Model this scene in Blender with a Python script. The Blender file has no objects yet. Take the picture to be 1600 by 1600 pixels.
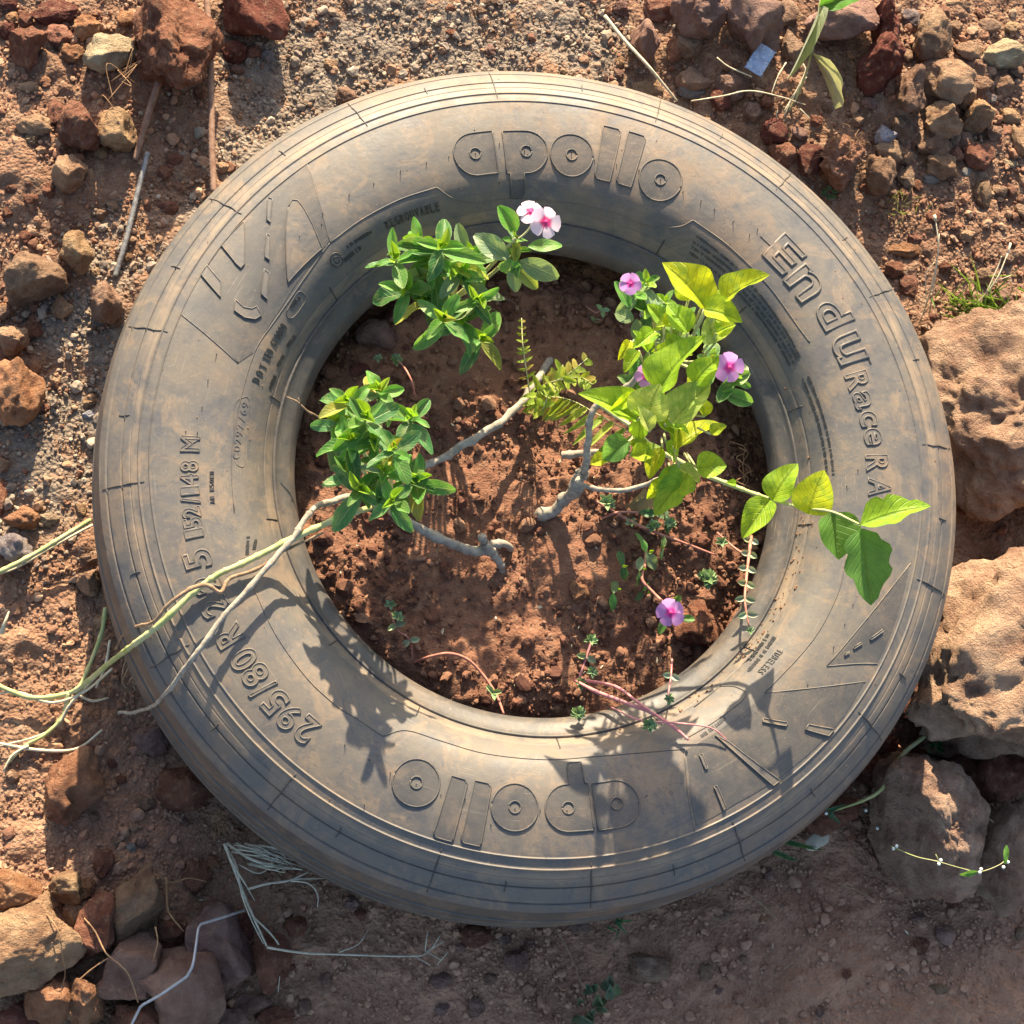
import bpy, bmesh, math, random
import numpy as np
from mathutils import Vector, Matrix, Quaternion

random.seed(11); rng = np.random.default_rng(11)
sc = bpy.context.scene
COL = sc.collection

# ------------------------------------------------------------------ camera
CAM = np.array([-0.42552, -0.62061, 2.55183]); RV = Vector((0.24126, -0.16469, 0.0)); FPX = 3200.0
cq = Quaternion(RV.normalized(), RV.length); CM = np.array(cq.to_matrix())
cd = bpy.data.cameras.new('camera'); cam = bpy.data.objects.new('camera', cd); COL.objects.link(cam)
cd.sensor_width = 36; cd.sensor_fit = 'HORIZONTAL'; cd.lens = FPX/1600*36; cd.clip_start = .05; cd.clip_end = 400
cam.rotation_mode = 'QUATERNION'; cam.rotation_quaternion = cq; cam.location = CAM
sc.camera = cam

# ------------------------------------------------------------------ light
SUN_EL = math.radians(25); SUN_AZ = math.radians(2.5)       # azimuth from +Y, clockwise
w = bpy.data.worlds.new('World'); sc.world = w; w.use_nodes = True
nt = w.node_tree; bg = nt.nodes['Background']
sky = nt.nodes.new('ShaderNodeTexSky'); sky.sky_type = 'NISHITA'; sky.sun_disc = False
sky.sun_elevation = SUN_EL; sky.sun_rotation = SUN_AZ; sky.dust_density = 2.0; sky.ozone_density = .9
nt.links.new(sky.outputs[0], bg.inputs[0]); bg.inputs[1].default_value = 0.10
sl = bpy.data.lights.new('sun', 'SUN'); sun = bpy.data.objects.new('sun', sl); COL.objects.link(sun)
sl.energy = 5.0; sl.angle = math.radians(.6); sl.color = (1.0, .83, .60)
sd = Vector((math.sin(SUN_AZ)*math.cos(SUN_EL), math.cos(SUN_AZ)*math.cos(SUN_EL), math.sin(SUN_EL)))
sun.rotation_mode = 'QUATERNION'; sun.rotation_quaternion = (-sd).to_track_quat('-Z', 'Y'); sun.location = sd*5
sc.view_settings.view_transform = 'Standard'; sc.view_settings.look = 'None'
sc.view_settings.exposure = 1.72; sc.view_settings.gamma = 1

# ------------------------------------------------------------------ helpers
def P(px, py, z):
    """world point at height z seen at photo pixel (1600 scale)"""
    d = CM @ np.array([(px-800)/FPX, -(py-800)/FPX, -1.0]); t = (z-CAM[2])/d[2]
    return CAM + d*t
def mpp(z): return (CAM[2]-z)/FPX/0.96
def hsh(i, j, k, s):
    n = (i.astype(np.int64)*374761393 + j.astype(np.int64)*668265263 + k.astype(np.int64)*2147483647 + s*974634777) & 0xffffffff
    n = ((n ^ (n >> 13))*1274126177) & 0xffffffff
    return ((n ^ (n >> 16)) & 0xffffff)/float(0xffffff)
def vnoise(p, s=0):
    p = np.asarray(p, float); i = np.floor(p).astype(np.int64); f = p-i; f = f*f*(3-2*f); r = 0
    for a in (0, 1):
        for b in (0, 1):
            for c in (0, 1):
                wgt = (f[:, 0] if a else 1-f[:, 0])*(f[:, 1] if b else 1-f[:, 1])*(f[:, 2] if c else 1-f[:, 2])
                r = r+wgt*hsh(i[:, 0]+a, i[:, 1]+b, i[:, 2]+c, s)
    return r*2-1
def fbm(p, o=4, s=0, g=.5):
    a = 1; r = 0; p = np.asarray(p, float)
    for k in range(o): r = r+a*vnoise(p*2**k+17.3*k, s+k); a *= g
    return r
def xy3(x, y, sc_=1.0): return np.stack([x*sc_, y*sc_, np.zeros_like(x)+.37], 1)
def fastmesh(name, V, F, smooth=True):
    V = np.ascontiguousarray(V, np.float32); F = np.ascontiguousarray(F, np.int32); k = F.shape[1]
    me = bpy.data.meshes.new(name); me.vertices.add(len(V)); me.vertices.foreach_set('co', V.ravel())
    me.loops.add(F.size); me.loops.foreach_set('vertex_index', F.ravel())
    me.polygons.add(len(F)); me.polygons.foreach_set('loop_start', np.arange(len(F), dtype=np.int32)*k)
    try: me.polygons.foreach_set('loop_total', np.full(len(F), k, np.int32))
    except Exception: pass
    me.polygons.foreach_set('use_smooth', np.full(len(F), smooth)); me.update(calc_edges=True); return me
def pymesh(name, V, F, smooth=True):
    me = bpy.data.meshes.new(name); me.from_pydata([tuple(v) for v in V], [], [tuple(f) for f in F])
    if smooth: me.polygons.foreach_set('use_smooth', [True]*len(me.polygons))
    me.update(); return me
def obj(name, me, mat=None, parent=None):
    if mat is not None and not me.materials: me.materials.append(mat)
    o = bpy.data.objects.new(name, me); COL.objects.link(o)
    if parent is not None:
        o.parent = parent
        o.matrix_parent_inverse = PINV.get(parent.name, Matrix())
    return o
PINV = {}
def empty(name, loc):
    o = bpy.data.objects.new(name, None); COL.objects.link(o); o.location = Vector(loc); o.empty_display_size = .05
    PINV[o.name] = Matrix.Translation(-Vector(loc)); return o
def tag(o, label=None, cat=None, group=None, kind=None):
    if label: o['label'] = label
    if cat: o['category'] = cat
    if group: o['group'] = group
    if kind: o['kind'] = kind
    return o
def smooth_path(pts, n=6):
    pts = [np.array(p, float) for p in pts]
    if len(pts) < 3: return pts
    q = [2*pts[0]-pts[1]]+pts+[2*pts[-1]-pts[-2]]; out = []
    for i in range(1, len(q)-2):
        p0, p1, p2, p3 = q[i-1:i+3]
        for k in range(n):
            t = k/n; out.append(.5*((2*p1)+(-p0+p2)*t+(2*p0-5*p1+4*p2-p3)*t*t+(-p0+3*p1-3*p2+p3)*t**3))
    out.append(pts[-1]); return out
def tube(path, rad, sides=6, base=0, wob=0.0):
    """verts, faces of a tapered tube; rad scalar or list"""
    n = len(path); path = np.array(path, float)
    rs = np.interp(np.linspace(0, 1, n), np.linspace(0, 1, len(rad)), rad) if hasattr(rad, '__len__') else np.full(n, rad)
    if wob: rs = rs*(1+wob*np.array([random.uniform(-1, 1) for _ in range(n)]))
    V = []; F = []; ref = None
    for i in range(n):
        t = path[min(i+1, n-1)]-path[max(i-1, 0)]; t = t/(np.linalg.norm(t)+1e-12)
        if ref is None: ref = np.cross(t, [0, 0, 1.0]) if abs(t[2]) < .9 else np.cross(t, [1.0, 0, 0])
        ref = ref-t*ref.dot(t); ref = ref/(np.linalg.norm(ref)+1e-12); b = np.cross(t, ref)
        for k in range(sides):
            a = 2*math.pi*k/sides; V.append(path[i]+rs[i]*(math.cos(a)*ref+math.sin(a)*b))
    for i in range(n-1):
        for k in range(sides):
            k2 = (k+1) % sides
            F.append((base+i*sides+k, base+i*sides+k2, base+(i+1)*sides+k2, base+(i+1)*sides+k))
    F.append(tuple(base+k for k in reversed(range(sides)))); F.append(tuple(base+(n-1)*sides+k for k in range(sides)))
    return V, F
def tubes_mesh(name, items, sides=6, wob=0):
    V = []; F = []
    for path, rad in items:
        v, f = tube(path, rad, sides, len(V), wob); V += v; F += f
    return pymesh(name, V, F)
def pxpath(pts, n=6): return smooth_path([P(*p) for p in pts], n)

# ------------------------------------------------------------------ materials
class NT:
    def __init__(s, name):
        s.m = bpy.data.materials.new(name); s.m.use_nodes = True; s.t = s.m.node_tree
        s.b = s.t.nodes['Principled BSDF']; s.out = s.t.nodes['Material Output']
    def n(s, typ, **kw):
        nd = s.t.nodes.new('ShaderNode'+typ)
        for k, v in kw.items():
            if k.startswith('i_'): s.put(nd.inputs[int(k[2:]) if k[2:].isdigit() else k[2:].replace('_', ' ')], v)
            else: setattr(nd, k, v)
        return nd
    def put(s, inp, v):
        if isinstance(v, bpy.types.NodeSocket): s.t.links.new(v, inp)
        elif isinstance(v, bpy.types.Node): s.t.links.new(v.outputs[0], inp)
        else: inp.default_value = v
    def mix(s, f, a, b, mode='MIX'):
        nd = s.n('Mix', data_type='RGBA', blend_type=mode)
        for i, v in ((0, f), (6, a), (7, b)):
            if isinstance(v, tuple) and len(v) == 3: v = v+(1,)
            s.put(nd.inputs[i], v)
        return nd.outputs[2]
    def ramp(s, f, a, b):
        nd = s.n('MapRange', i_0=f, i_1=a, i_2=b); return nd.outputs[0]
    def noise(s, scale, detail=4, vec=None, rough=.55, dist=0):
        nd = s.n('TexNoise'); nd.inputs['Scale'].default_value = scale; nd.inputs['Detail'].default_value = detail
        nd.inputs['Roughness'].default_value = rough; nd.inputs['Distortion'].default_value = dist
        if vec is not None: s.put(nd.inputs['Vector'], vec)
        return nd.outputs[0]
    def math(s, op, a, b=0.0, c=0.0): return s.n('Math', operation=op, i_0=a, i_1=b, i_2=c).outputs[0]
    def pos(s): return s.n('NewGeometry').outputs['Position']
    def bump(s, h, strength=.5, dist=.002, nrm=None):
        nd = s.n('Bump'); s.put(nd.inputs['Height'], h); nd.inputs['Strength'].default_value = strength
        nd.inputs['Distance'].default_value = dist
        if nrm is not None: s.put(nd.inputs['Normal'], nrm)
        return nd.outputs[0]
    def base(s, col=None, rough=None, nrm=None, spec=None):
        if col is not None: s.put(s.b.inputs['Base Color'], col+(1,) if isinstance(col, tuple) and len(col) == 3 else col)
        if rough is not None: s.put(s.b.inputs['Roughness'], rough)
        if nrm is not None: s.put(s.b.inputs['Normal'], nrm)
        if spec is not None: s.put(s.b.inputs['Specular IOR Level'], spec)
        return s.m

def mat_rubber(name, hatch=0, dark=1.0, dusty=1.0):
    N = NT(name); p = N.pos()
    n1 = N.noise(5.5, 6, p, .62, .6); n2 = N.noise(26, 5, p, .65, .3); n3 = N.noise(3.1, 3, p, .5, 1.0); n4 = N.noise(160, 3, p)
    sp = N.n('SeparateXYZ', i_0=p); th = N.math('ARCTAN2', sp.outputs[1], sp.outputs[0]); rad = N.math('SQRT', N.math('ADD', N.math('MULTIPLY', sp.outputs[0], sp.outputs[0]), N.math('MULTIPLY', sp.outputs[1], sp.outputs[1])))
    cv = N.n('CombineXYZ', i_0=N.math('MULTIPLY', th, 5.0), i_1=N.math('MULTIPLY', rad, 95.0)); cs = N.noise(1.0, 5, cv.outputs[0], .6, .4)
    rv = N.n('CombineXYZ', i_0=N.math('MULTIPLY', th, 38.0), i_1=N.math('MULTIPLY', rad, 12.0)); rs_ = N.noise(1.0, 5, rv.outputs[0], .65, .5)
    base = N.mix(N.ramp(n2, .3, .75), (.056*dark, .060*dark, .066*dark), (.088*dark, .088*dark, .087*dark))
    mixn = N.math('ADD', N.math('ADD', N.math('MULTIPLY', n1, .30), N.math('MULTIPLY', n2, .34)), N.math('ADD', N.math('MULTIPLY', cs, .12), N.math('MULTIPLY', N.noise(95, 6, p, .7), .24)))
    dust = N.math('MULTIPLY', N.ramp(mixn, .36, .63), .95*dusty)
    col = N.mix(dust, base, (.142, .116, .083))
    rust = N.math('MULTIPLY', N.ramp(N.math('ADD', N.math('MULTIPLY', n3, .55), N.math('MULTIPLY', n2, .45)), .52, .68), .6*dusty)
    col = N.mix(rust, col, (.19, .115, .068))
    col = N.mix(N.math('MULTIPLY', N.ramp(N.noise(420, 3, p, .7), .62, .72), N.ramp(n1, .4, .6)), col, (.20, .155, .105))
    col = N.mix(N.math('MULTIPLY', N.ramp(N.noise(48, 6, p, .75, 1.5), .60, .70), .7), col, (.045, .045, .047))
    # patchy dried mud, dust banked on the shoulder ribs and bead line, and fine scuffs
    nm = N.noise(17, 9, p, .78, .8); mud = N.math('MULTIPLY', N.ramp(nm, .51, .61), .52*dusty); col = N.mix(mud, col, (.225, .155, .095))
    nb = N.noise(11, 8, p, .75, 1.2); col = N.mix(N.math('MULTIPLY', N.ramp(nb, .54, .62), .55), col, (.060*dark, .064*dark, .072*dark))
    rib = N.math('SUBTRACT', 1.0, N.ramp(N.math('ABSOLUTE', N.math('SUBTRACT', rad, .4745)), .002, .009)); bl = N.math('SUBTRACT', 1.0, N.ramp(N.math('ABSOLUTE', N.math('SUBTRACT', rad, .3215)), .001, .006))
    col = N.mix(N.math('MULTIPLY', N.math('MULTIPLY', N.math('MAXIMUM', rib, bl), N.ramp(N.math('ADD', N.math('MULTIPLY', cs, .6), N.math('MULTIPLY', n2, .4)), .38, .58)), .75*dusty), col, (.235, .175, .115))
    s1 = N.n('CombineXYZ', i_0=N.math('MULTIPLY', th, 7.0), i_1=N.math('MULTIPLY', rad, 700.0)); s2 = N.n('CombineXYZ', i_0=N.math('ADD', N.math('MULTIPLY', th, 300.0), N.math('MULTIPLY', rad, 420.0)), i_1=N.math('MULTIPLY', rad, 30.0))
    scf = N.math('MULTIPLY', N.ramp(N.noise(1.0, 2, s1.outputs[0], .5, .3), .63, .72), N.ramp(n2, .45, .6)); scf2 = N.math('MULTIPLY', N.ramp(N.noise(1.0, 2, s2.outputs[0], .5, .2), .68, .76), N.ramp(nm, .5, .62))
    col = N.mix(N.math('MULTIPLY', N.math('MAXIMUM', scf, scf2), .6), col, (.25, .215, .165))
    vc = N.n('TexVoronoi', feature='DISTANCE_TO_EDGE'); N.put(vc.inputs['Vector'], N.n('Mix', data_type='VECTOR', i_0=.05, i_4=p, i_5=N.n('TexNoise', i_Scale=25.0).outputs[1]).outputs[1]); vc.inputs['Scale'].default_value = 34
    crk = N.math('MULTIPLY', N.math('SUBTRACT', 1.0, N.ramp(vc.outputs['Distance'], .0, .014)), N.ramp(n3, .48, .62)); col = N.mix(N.math('MULTIPLY', crk, .55), col, (.03, .028, .026))
    col = N.mix(N.ramp(n4, .68, .80), col, (.19, .16, .12))
    rough = N.n('MapRange', i_0=dust, i_3=.45, i_4=.80).outputs[0]
    h = N.math('ADD', N.math('MULTIPLY', n4, .5), N.math('MULTIPLY', n2, .6))
    nrm = N.bump(h, .45, .0012)
    if hatch:
        wv = N.n('TexWave', wave_type='BANDS', bands_direction='DIAGONAL'); N.put(wv.inputs['Vector'], p)
        wv.inputs['Scale'].default_value = hatch; nrm = N.bump(wv.outputs['Fac'], .55, .0006, nrm)
    return N.base(col, rough, nrm, .5)
M_RUB = mat_rubber('dusty_rubber'); M_RUBH = mat_rubber('hatched_rubber', hatch=330, dark=.66, dusty=.5)
M_RUBD = mat_rubber('bare_rubber_shadowed', dark=.30, dusty=.12); M_TREAD = mat_rubber('tread_rubber', dark=.7, dusty=.75)  # bare rubber, its darkness also standing in for shadows round small lettering and fins
M_BEAD = mat_rubber('bead_rubber', dark=.62, dusty=.55)

def mat_ground(name):
    N = NT(name); p = N.pos(); zone = N.n('Attribute', attribute_name='zone').outputs['Fac']
    n1 = N.noise(9, 6, p, .65); n2 = N.noise(70, 5, p, .6); n3 = N.noise(320, 3, p, .6)
    red = N.mix(N.ramp(n1, .32, .68), (.165, .089, .056), (.265, .156, .098))
    red = N.mix(N.ramp(n2, .5, .8), red, (.34, .24, .16))
    gra = N.mix(N.ramp(n2, .3, .7), (.15, .118, .092), (.28, .225, .17))
    gra = N.mix(N.ramp(n1, .52, .62), gra, (.24, .135, .08))
    f = N.ramp(N.math('ADD', zone, N.math('MULTIPLY', N.math('SUBTRACT', n1, .5), .9)), .3, .65)
    dz_ = N.n('Attribute', attribute_name='dust').outputs['Fac']; red = N.mix(N.math('MULTIPLY', dz_, .8), red, N.mix(N.ramp(n1, .35, .65), (.34, .182, .114), (.45, .252, .158)))  # mauve dusty soil, its colour lightened to brighten the shaded ground
    col = N.mix(f, red, gra)
    vor = N.n('TexVoronoi'); N.put(vor.inputs['Vector'], p); vor.inputs['Scale'].default_value = 190
    h = N.math('ADD', N.math('MULTIPLY', n2, 1.0), N.math('ADD', N.math('MULTIPLY', n3, .45), N.math('MULTIPLY', vor.outputs['Distance'], -.5)))
    return N.base(col, .95, N.bump(h, 1.0, .007), .12)
M_GROUND = mat_ground('red_soil_ground')
def mat_soil(name):
    N = NT(name); p = N.pos(); n1 = N.noise(14, 6, p, .65); n2 = N.noise(90, 5, p, .65); n3 = N.noise(330, 3, p)
    col = N.mix(N.ramp(n1, .3, .7), (.150, .070, .044), (.25, .127, .078)); col = N.mix(N.ramp(n2, .52, .8), col, (.32, .19, .115))
    h = N.math('ADD', n2, N.math('MULTIPLY', n3, .5)); return N.base(col, .96, N.bump(h, .9, .005), .1)
M_SOIL = mat_soil('red_potting_soil')
def mat_grain(name):
    N = NT(name); p = N.pos(); c = N.n('Attribute', attribute_name='col').outputs['Color']; n = N.noise(260, 3, p)
    col = N.mix(N.ramp(n, .35, .75), c, (.55, .5, .45), 'MULTIPLY'); col = N.mix(.45, c, col)
    return N.base(col, .92, N.bump(n, .5, .0015), .15)
M_GRAIN = mat_grain('gravel_grain')
def mat_rock(name, pit=False):
    N = NT(name); p = N.pos(); c = N.n('ObjectInfo').outputs['Color']
    n1 = N.noise(22, 6, p, .65, .4); n2 = N.noise(90, 6, p, .7); n3 = N.noise(420, 4, p, .7)
    dk = N.mix(1.0, c, (.5, .42, .42), 'MULTIPLY'); col = N.mix(N.ramp(n1, .36, .66), dk, c)
    col = N.mix(N.math('MULTIPLY', N.ramp(n2, .52, .72), .55), col, (.45, .30, .19))
    col = N.mix(N.math('MULTIPLY', N.ramp(n3, .6, .75), .5), col, (.12, .07, .055))
    h = N.math('ADD', N.math('ADD', N.math('MULTIPLY', n1, 1.2), n2), N.math('MULTIPLY', n3, .5)); nrm = N.bump(h, 1.0, .012)
    if pit:
        v = N.n('TexVoronoi'); N.put(v.inputs['Vector'], N.n('Mix', data_type='VECTOR', i_0=.08, i_4=p, i_5=N.n('TexNoise', i_Scale=30.0).outputs[1]).outputs[1]); v.inputs['Scale'].default_value = 58
        hole = N.ramp(v.outputs['Distance'], .12, .42); nz = N.ramp(N.noise(14, 3, p), .42, .55)
        hh = N.math('MULTIPLY', N.math('SUBTRACT', 1.0, hole), nz)
        col = N.mix(N.math('MULTIPLY', hh, .45), col, (.17, .09, .05)); nrm = N.bump(hh, -.9, .007, nrm)
    return N.base(col, .93, nrm, .15)
M_ROCK = mat_rock('weathered_rock'); M_PIT = mat_rock('pitted_rock', True)

def mat_leaf(name, vein=.5, veincol=(.45, .55, .2), trans=.45, rough=.38, mott=0.0, mcol=(.05, .17, .03), nl=7.0):
    N = NT(name); oi = N.n('ObjectInfo'); c = oi.outputs['Color']; uv = N.n('TexCoord').outputs['UV']
    s = N.n('SeparateXYZ', i_0=uv); u = N.math('ABSOLUTE', N.math('SUBTRACT', s.outputs[0], .5)); v = s.outputs[1]
    mid = N.math('SUBTRACT', 1.0, N.ramp(u, .012, .05))
    lat = N.math('ABSOLUTE', N.math('SUBTRACT', N.math('FRACT', N.math('SUBTRACT', N.math('MULTIPLY', v, nl), N.math('MULTIPLY', u, nl*.7))), .5))
    latm = N.math('SUBTRACT', 1.0, N.ramp(lat, .02, .11))
    p = N.pos(); n1 = N.noise(60, 4, p, .6); n2 = N.noise(230, 3, p)
    col = N.mix(N.ramp(n1, .35, .7), N.mix(1.0, c, (.68, .74, .7), 'MULTIPLY'), c)
    if mott: col = N.mix(N.math('MULTIPLY', N.ramp(N.noise(75, 5, p, .6, .5), .5, .6), mott), col, mcol)
    col = N.mix(N.math('MULTIPLY', latm, vein*.35), col, veincol); col = N.mix(N.math('MULTIPLY', mid, vein), col, veincol)
    col = N.mix(N.math('MULTIPLY', N.ramp(u, .43, .5), vein*.8), col, veincol)
    h = N.math('ADD', N.math('MULTIPLY', latm, -.6), N.math('ADD', N.math('MULTIPLY', mid, -1.0), N.math('MULTIPLY', n1, .8)))
    nrm = N.bump(h, .6, .0015)
    N.base(col, rough, nrm, .35)
    tr = N.n('BsdfTranslucent'); N.put(tr.inputs[0], N.mix(1.0, col, (1.0, 1.0, .45), 'MULTIPLY')); N.put(tr.inputs[1], nrm)
    mx = N.n('MixShader'); mx.inputs[0].default_value = trans
    N.t.links.new(N.b.outputs[0], mx.inputs[1]); N.t.links.new(tr.outputs[0], mx.inputs[2]); N.t.links.new(mx.outputs[0], N.out.inputs[0])
    return N.m
M_LEAF = mat_leaf('periwinkle_leaf', vein=.55, veincol=(.42, .52, .24), trans=.42, rough=.46, mott=.35, mcol=(.30, .34, .12))
M_BIG = mat_leaf('broad_leaf', vein=.35, veincol=(.13, .22, .03), trans=.6, rough=.45, mott=.45, mcol=(.14, .33, .06))
M_FERN = mat_leaf('fern_leaf', vein=.3, veincol=(.3, .35, .08), trans=.5, rough=.5)
M_SUCC = mat_leaf('succulent_leaf', vein=.0, trans=.15, rough=.4)
M_DRY = mat_leaf('dry_leaf', vein=.5, veincol=(.45, .42, .25), trans=.3, rough=.7)
def mat_petal(name, inner, outer):
    N = NT(name); uv = N.n('TexCoord').outputs['UV']; s = N.n('SeparateXYZ', i_0=uv)
    n = N.noise(120, 2, N.pos()); col = N.mix(N.ramp(N.math('ADD', s.outputs[1], N.math('MULTIPLY', n, .12)), .26, .46), inner, outer)
    N.base(col, .6, None, .2); tr = N.n('BsdfTranslucent'); N.put(tr.inputs[0], col); mx = N.n('MixShader'); mx.inputs[0].default_value = .4
    N.t.links.new(N.b.outputs[0], mx.inputs[1]); N.t.links.new(tr.outputs[0], mx.inputs[2]); N.t.links.new(mx.outputs[0], N.out.inputs[0]); return N.m
M_PETW = mat_petal('white_pink_petal', (.75, .08, .25), (.80, .66, .74)); M_PETP = mat_petal('mauve_petal', (.62, .06, .38), (.62, .30, .66))
def mat_simple(name, a, b, scale=40, rough=.8, stretch=None, bump=.4, metal=0.0):
    N = NT(name); n = N.noise(scale, 4, N.pos(), .6); col = N.mix(N.ramp(n, .32, .7), a, b)
    N.base(col, rough, N.bump(n, bump, .0015), .25); N.b.inputs['Metallic'].default_value = metal; return N.m
M_STEMG = mat_simple('green_stem', (.26, .32, .10), (.48, .44, .24), 38, .65, bump=.7)
M_WOOD = mat_simple('grey_woody_stem', (.20, .17, .13), (.38, .34, .27), 120, .85, bump=.8)
M_TWIG = mat_simple('brown_twig', (.16, .10, .06), (.33, .23, .14), 150, .9, bump=.8)
M_STRAW = mat_simple('dry_straw', (.42, .36, .24), (.62, .56, .40), 120, .8)
M_GREYSTRAW = mat_simple('bleached_grass', (.36, .33, .24), (.56, .52, .40), 120, .8)
M_REDST = mat_simple('reddish_stem', (.33, .11, .08), (.48, .24, .17), 90, .6)
M_PINKST = mat_simple('pink_stem', (.42, .13, .15), (.55, .27, .24), 90, .6)
M_ROOT = mat_simple('fine_roots', (.20, .11, .055), (.38, .23, .12), 90, .9)
M_BAR = mat_simple('rusty_steel_bar', (.16, .085, .055), (.30, .19, .13), 90, .8, bump=.6)
M_BARG = mat_simple('grey_steel_bar', (.13, .13, .13), (.30, .29, .27), 120, .45, bump=.5, metal=.3)
M_WIRE = mat_simple('galvanised_wire', (.30, .30, .31), (.44, .44, .44), 120, .45, metal=.4)
M_BUD = mat_simple('white_bud', (.62, .66, .58), (.78, .80, .74), 120, .6)
M_PAPER = mat_simple('torn_paper', (.34, .30, .22), (.48, .43, .33), 90, .8)

# ------------------------------------------------------------------ tyre profile
RP = np.array([.3159, .324, .335, .350, .370, .390, .415, .440, .458, .470, .485, .498, .505, .512])
ZP = np.array([.2540, .2655, .2775, .2885, .2950, .2975, .2975, .2950, .2915, .2870, .2790, .2700, .2640, .2560])
def _slopes():
    d = np.diff(ZP)/np.diff(RP); m = np.concatenate([[d[0]], (d[1:]+d[:-1])/2, [d[-1]]]); return m
MP = _slopes()
def Zp(r):
    r = np.clip(np.asarray(r, float), RP[0], RP[-1]); i = np.clip(np.searchsorted(RP, r)-1, 0, len(RP)-2)
    h = RP[i+1]-RP[i]; t = (r-RP[i])/h
    return ((2*t**3-3*t*t+1)*ZP[i]+(t**3-2*t*t+t)*h*MP[i]+(-2*t**3+3*t*t)*ZP[i+1]+(t**3-t*t)*h*MP[i+1])
def WB(th): return .0008*(np.sin(3*th+1)+.6*np.sin(7*th+.4)+.5*np.sin(11*th+2))
WBON = [1.0]
def surf(th, r, h):
    th = np.asarray(th, float); r = np.asarray(r, float); z = Zp(r); dz = (Zp(r+5e-4)-Zp(r-5e-4))/1e-3
    nn = np.sqrt(1+dz*dz); rr = r-h*dz/nn; return np.stack([rr*np.cos(th), rr*np.sin(th), z+WB(th)*WBON[0]+h/nn], -1)
def pt(px, py):
    z = .29
    for _ in range(8):
        p = P(px, py, z); r = math.hypot(p[0], p[1]); z = float(Zp(r))
    return math.atan2(p[1], p[0]), r

# ------------------------------------------------------------------ ground
PXB = lambda lst: [(P(x, y, 0)[:2], r*.00083, wv) for x, y, r, wv in lst]
GRAV = PXB([(600, 60, 170, 1), (760, 60, 170, 1), (880, 70, 130, .9), (480, 130, 150, 1), (430, 50, 100, 1), (390, 240, 80, .8), (190, 400, 80, 1),
            (120, 540, 100, 1), (110, 690, 110, .9), (40, 780, 90, .8), (60, 660, 90, .8), (330, 350, 70, .8)])
DUST_SHADE_LIFT = PXB([(1000, 1540, 380, 1), (1350, 1500, 300, 1), (700, 1560, 250, 1), (220, 1260, 130, .8), (1600, 1580, 250, 1), (60, 980, 90, .4)])  # fine dust zones, also lightened in colour where the ground lies in shade
def blobs(x, y, B):
    r = np.zeros_like(x)
    for c, rad, wv in B: r = np.maximum(r, wv*np.exp(-((x-c[0])**2+(y-c[1])**2)/(rad*rad)))
    return r
MOUND = PXB([(120, 80, 220, .02), (60, 260, 150, .012), (60, 1500, 200, .02), (1250, 20, 260, .025), (1400, 180, 220, .02), (1560, 900, 260, .02)])
def GH(x, y):
    q = xy3(x, y); h = .010*fbm(q*3.1, 3, 3)+.0055*fbm(q*13, 3, 9)
    for c, rad, wv in MOUND: h = h+wv*np.exp(-((x-c[0])**2+(y-c[1])**2)/(rad*rad))
    return h-.004
def gh1(x, y): return float(GH(np.array([x]), np.array([y]))[0])
far = [1.15, 1.4, 2, 3.5, 8, 20, 60, 150]
ax = np.concatenate([[-v for v in reversed(far)], np.arange(-.95, 1.0501, .0046), far]) if True else None
gx, gy = np.meshgrid(ax, ax); X = gx.ravel(); Y = gy.ravel(); n = len(ax)
q = xy3(X, Y); inr = np.exp(-np.maximum(0, np.hypot(X, Y)-1.3))
clod = np.maximum(0, fbm(q*30, 4, 21, .6)); clod2 = np.maximum(0, fbm(q*95, 2, 31)-.1)
gz = blobs(X, Y, GRAV)
Z = GH(X, Y)*inr+(clod*.0080+clod2*.0045)*(1-.5*gz)*inr
idx = np.arange(n*n).reshape(n, n)
F = np.stack([idx[:-1, :-1].ravel(), idx[:-1, 1:].ravel(), idx[1:, 1:].ravel(), idx[1:, :-1].ravel()], 1)
me = fastmesh('ground', np.stack([X, Y, Z], 1), F)
me.attributes.new('dust', 'FLOAT', 'POINT').data.foreach_set('value', blobs(X, Y, DUST_SHADE_LIFT).astype(np.float32))  # mask for dusty soil and the painted brightening of shaded ground
me.attributes.new('zone', 'FLOAT', 'POINT').data.foreach_set('value', gz.astype(np.float32))
tag(obj('ground', me, M_GROUND), kind='structure')

# soil inside the tyre
SOILZ = .168
def SH(x, y):
    q = xy3(x, y); h = SOILZ+.012*fbm(q*6, 3, 41)+.007*fbm(q*19, 3, 44)+.004*np.abs(fbm(q*50, 2, 47))
    r = np.hypot(x, y); h = h-.03*np.clip((r-.235)/.06, 0, 1)**2*(.6+.5*vnoise(q*9, 50))
    return h+.012*np.exp(-((x-.05)**2+(y+.0)**2)/.02)
def sh1(x, y): return float(SH(np.array([x]), np.array([y]))[0])
ax = np.arange(-.34, .3401, .0034); gx, gy = np.meshgrid(ax, ax); X = gx.ravel(); Y = gy.ravel(); n = len(ax)
q = xy3(X, Y); Z = SH(X, Y)+np.maximum(0, fbm(q*70, 3, 55))*.006
idx = np.arange(n*n).reshape(n, n)
F = np.stack([idx[:-1, :-1].ravel(), idx[:-1, 1:].ravel(), idx[1:, 1:].ravel(), idx[1:, :-1].ravel()], 1)
rr = np.hypot(X, Y); F = F[(rr[F] < .335).all(1)]
tag(obj('soil', fastmesh('soil', np.stack([X, Y, Z], 1), F), M_SOIL), kind='structure')

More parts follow.
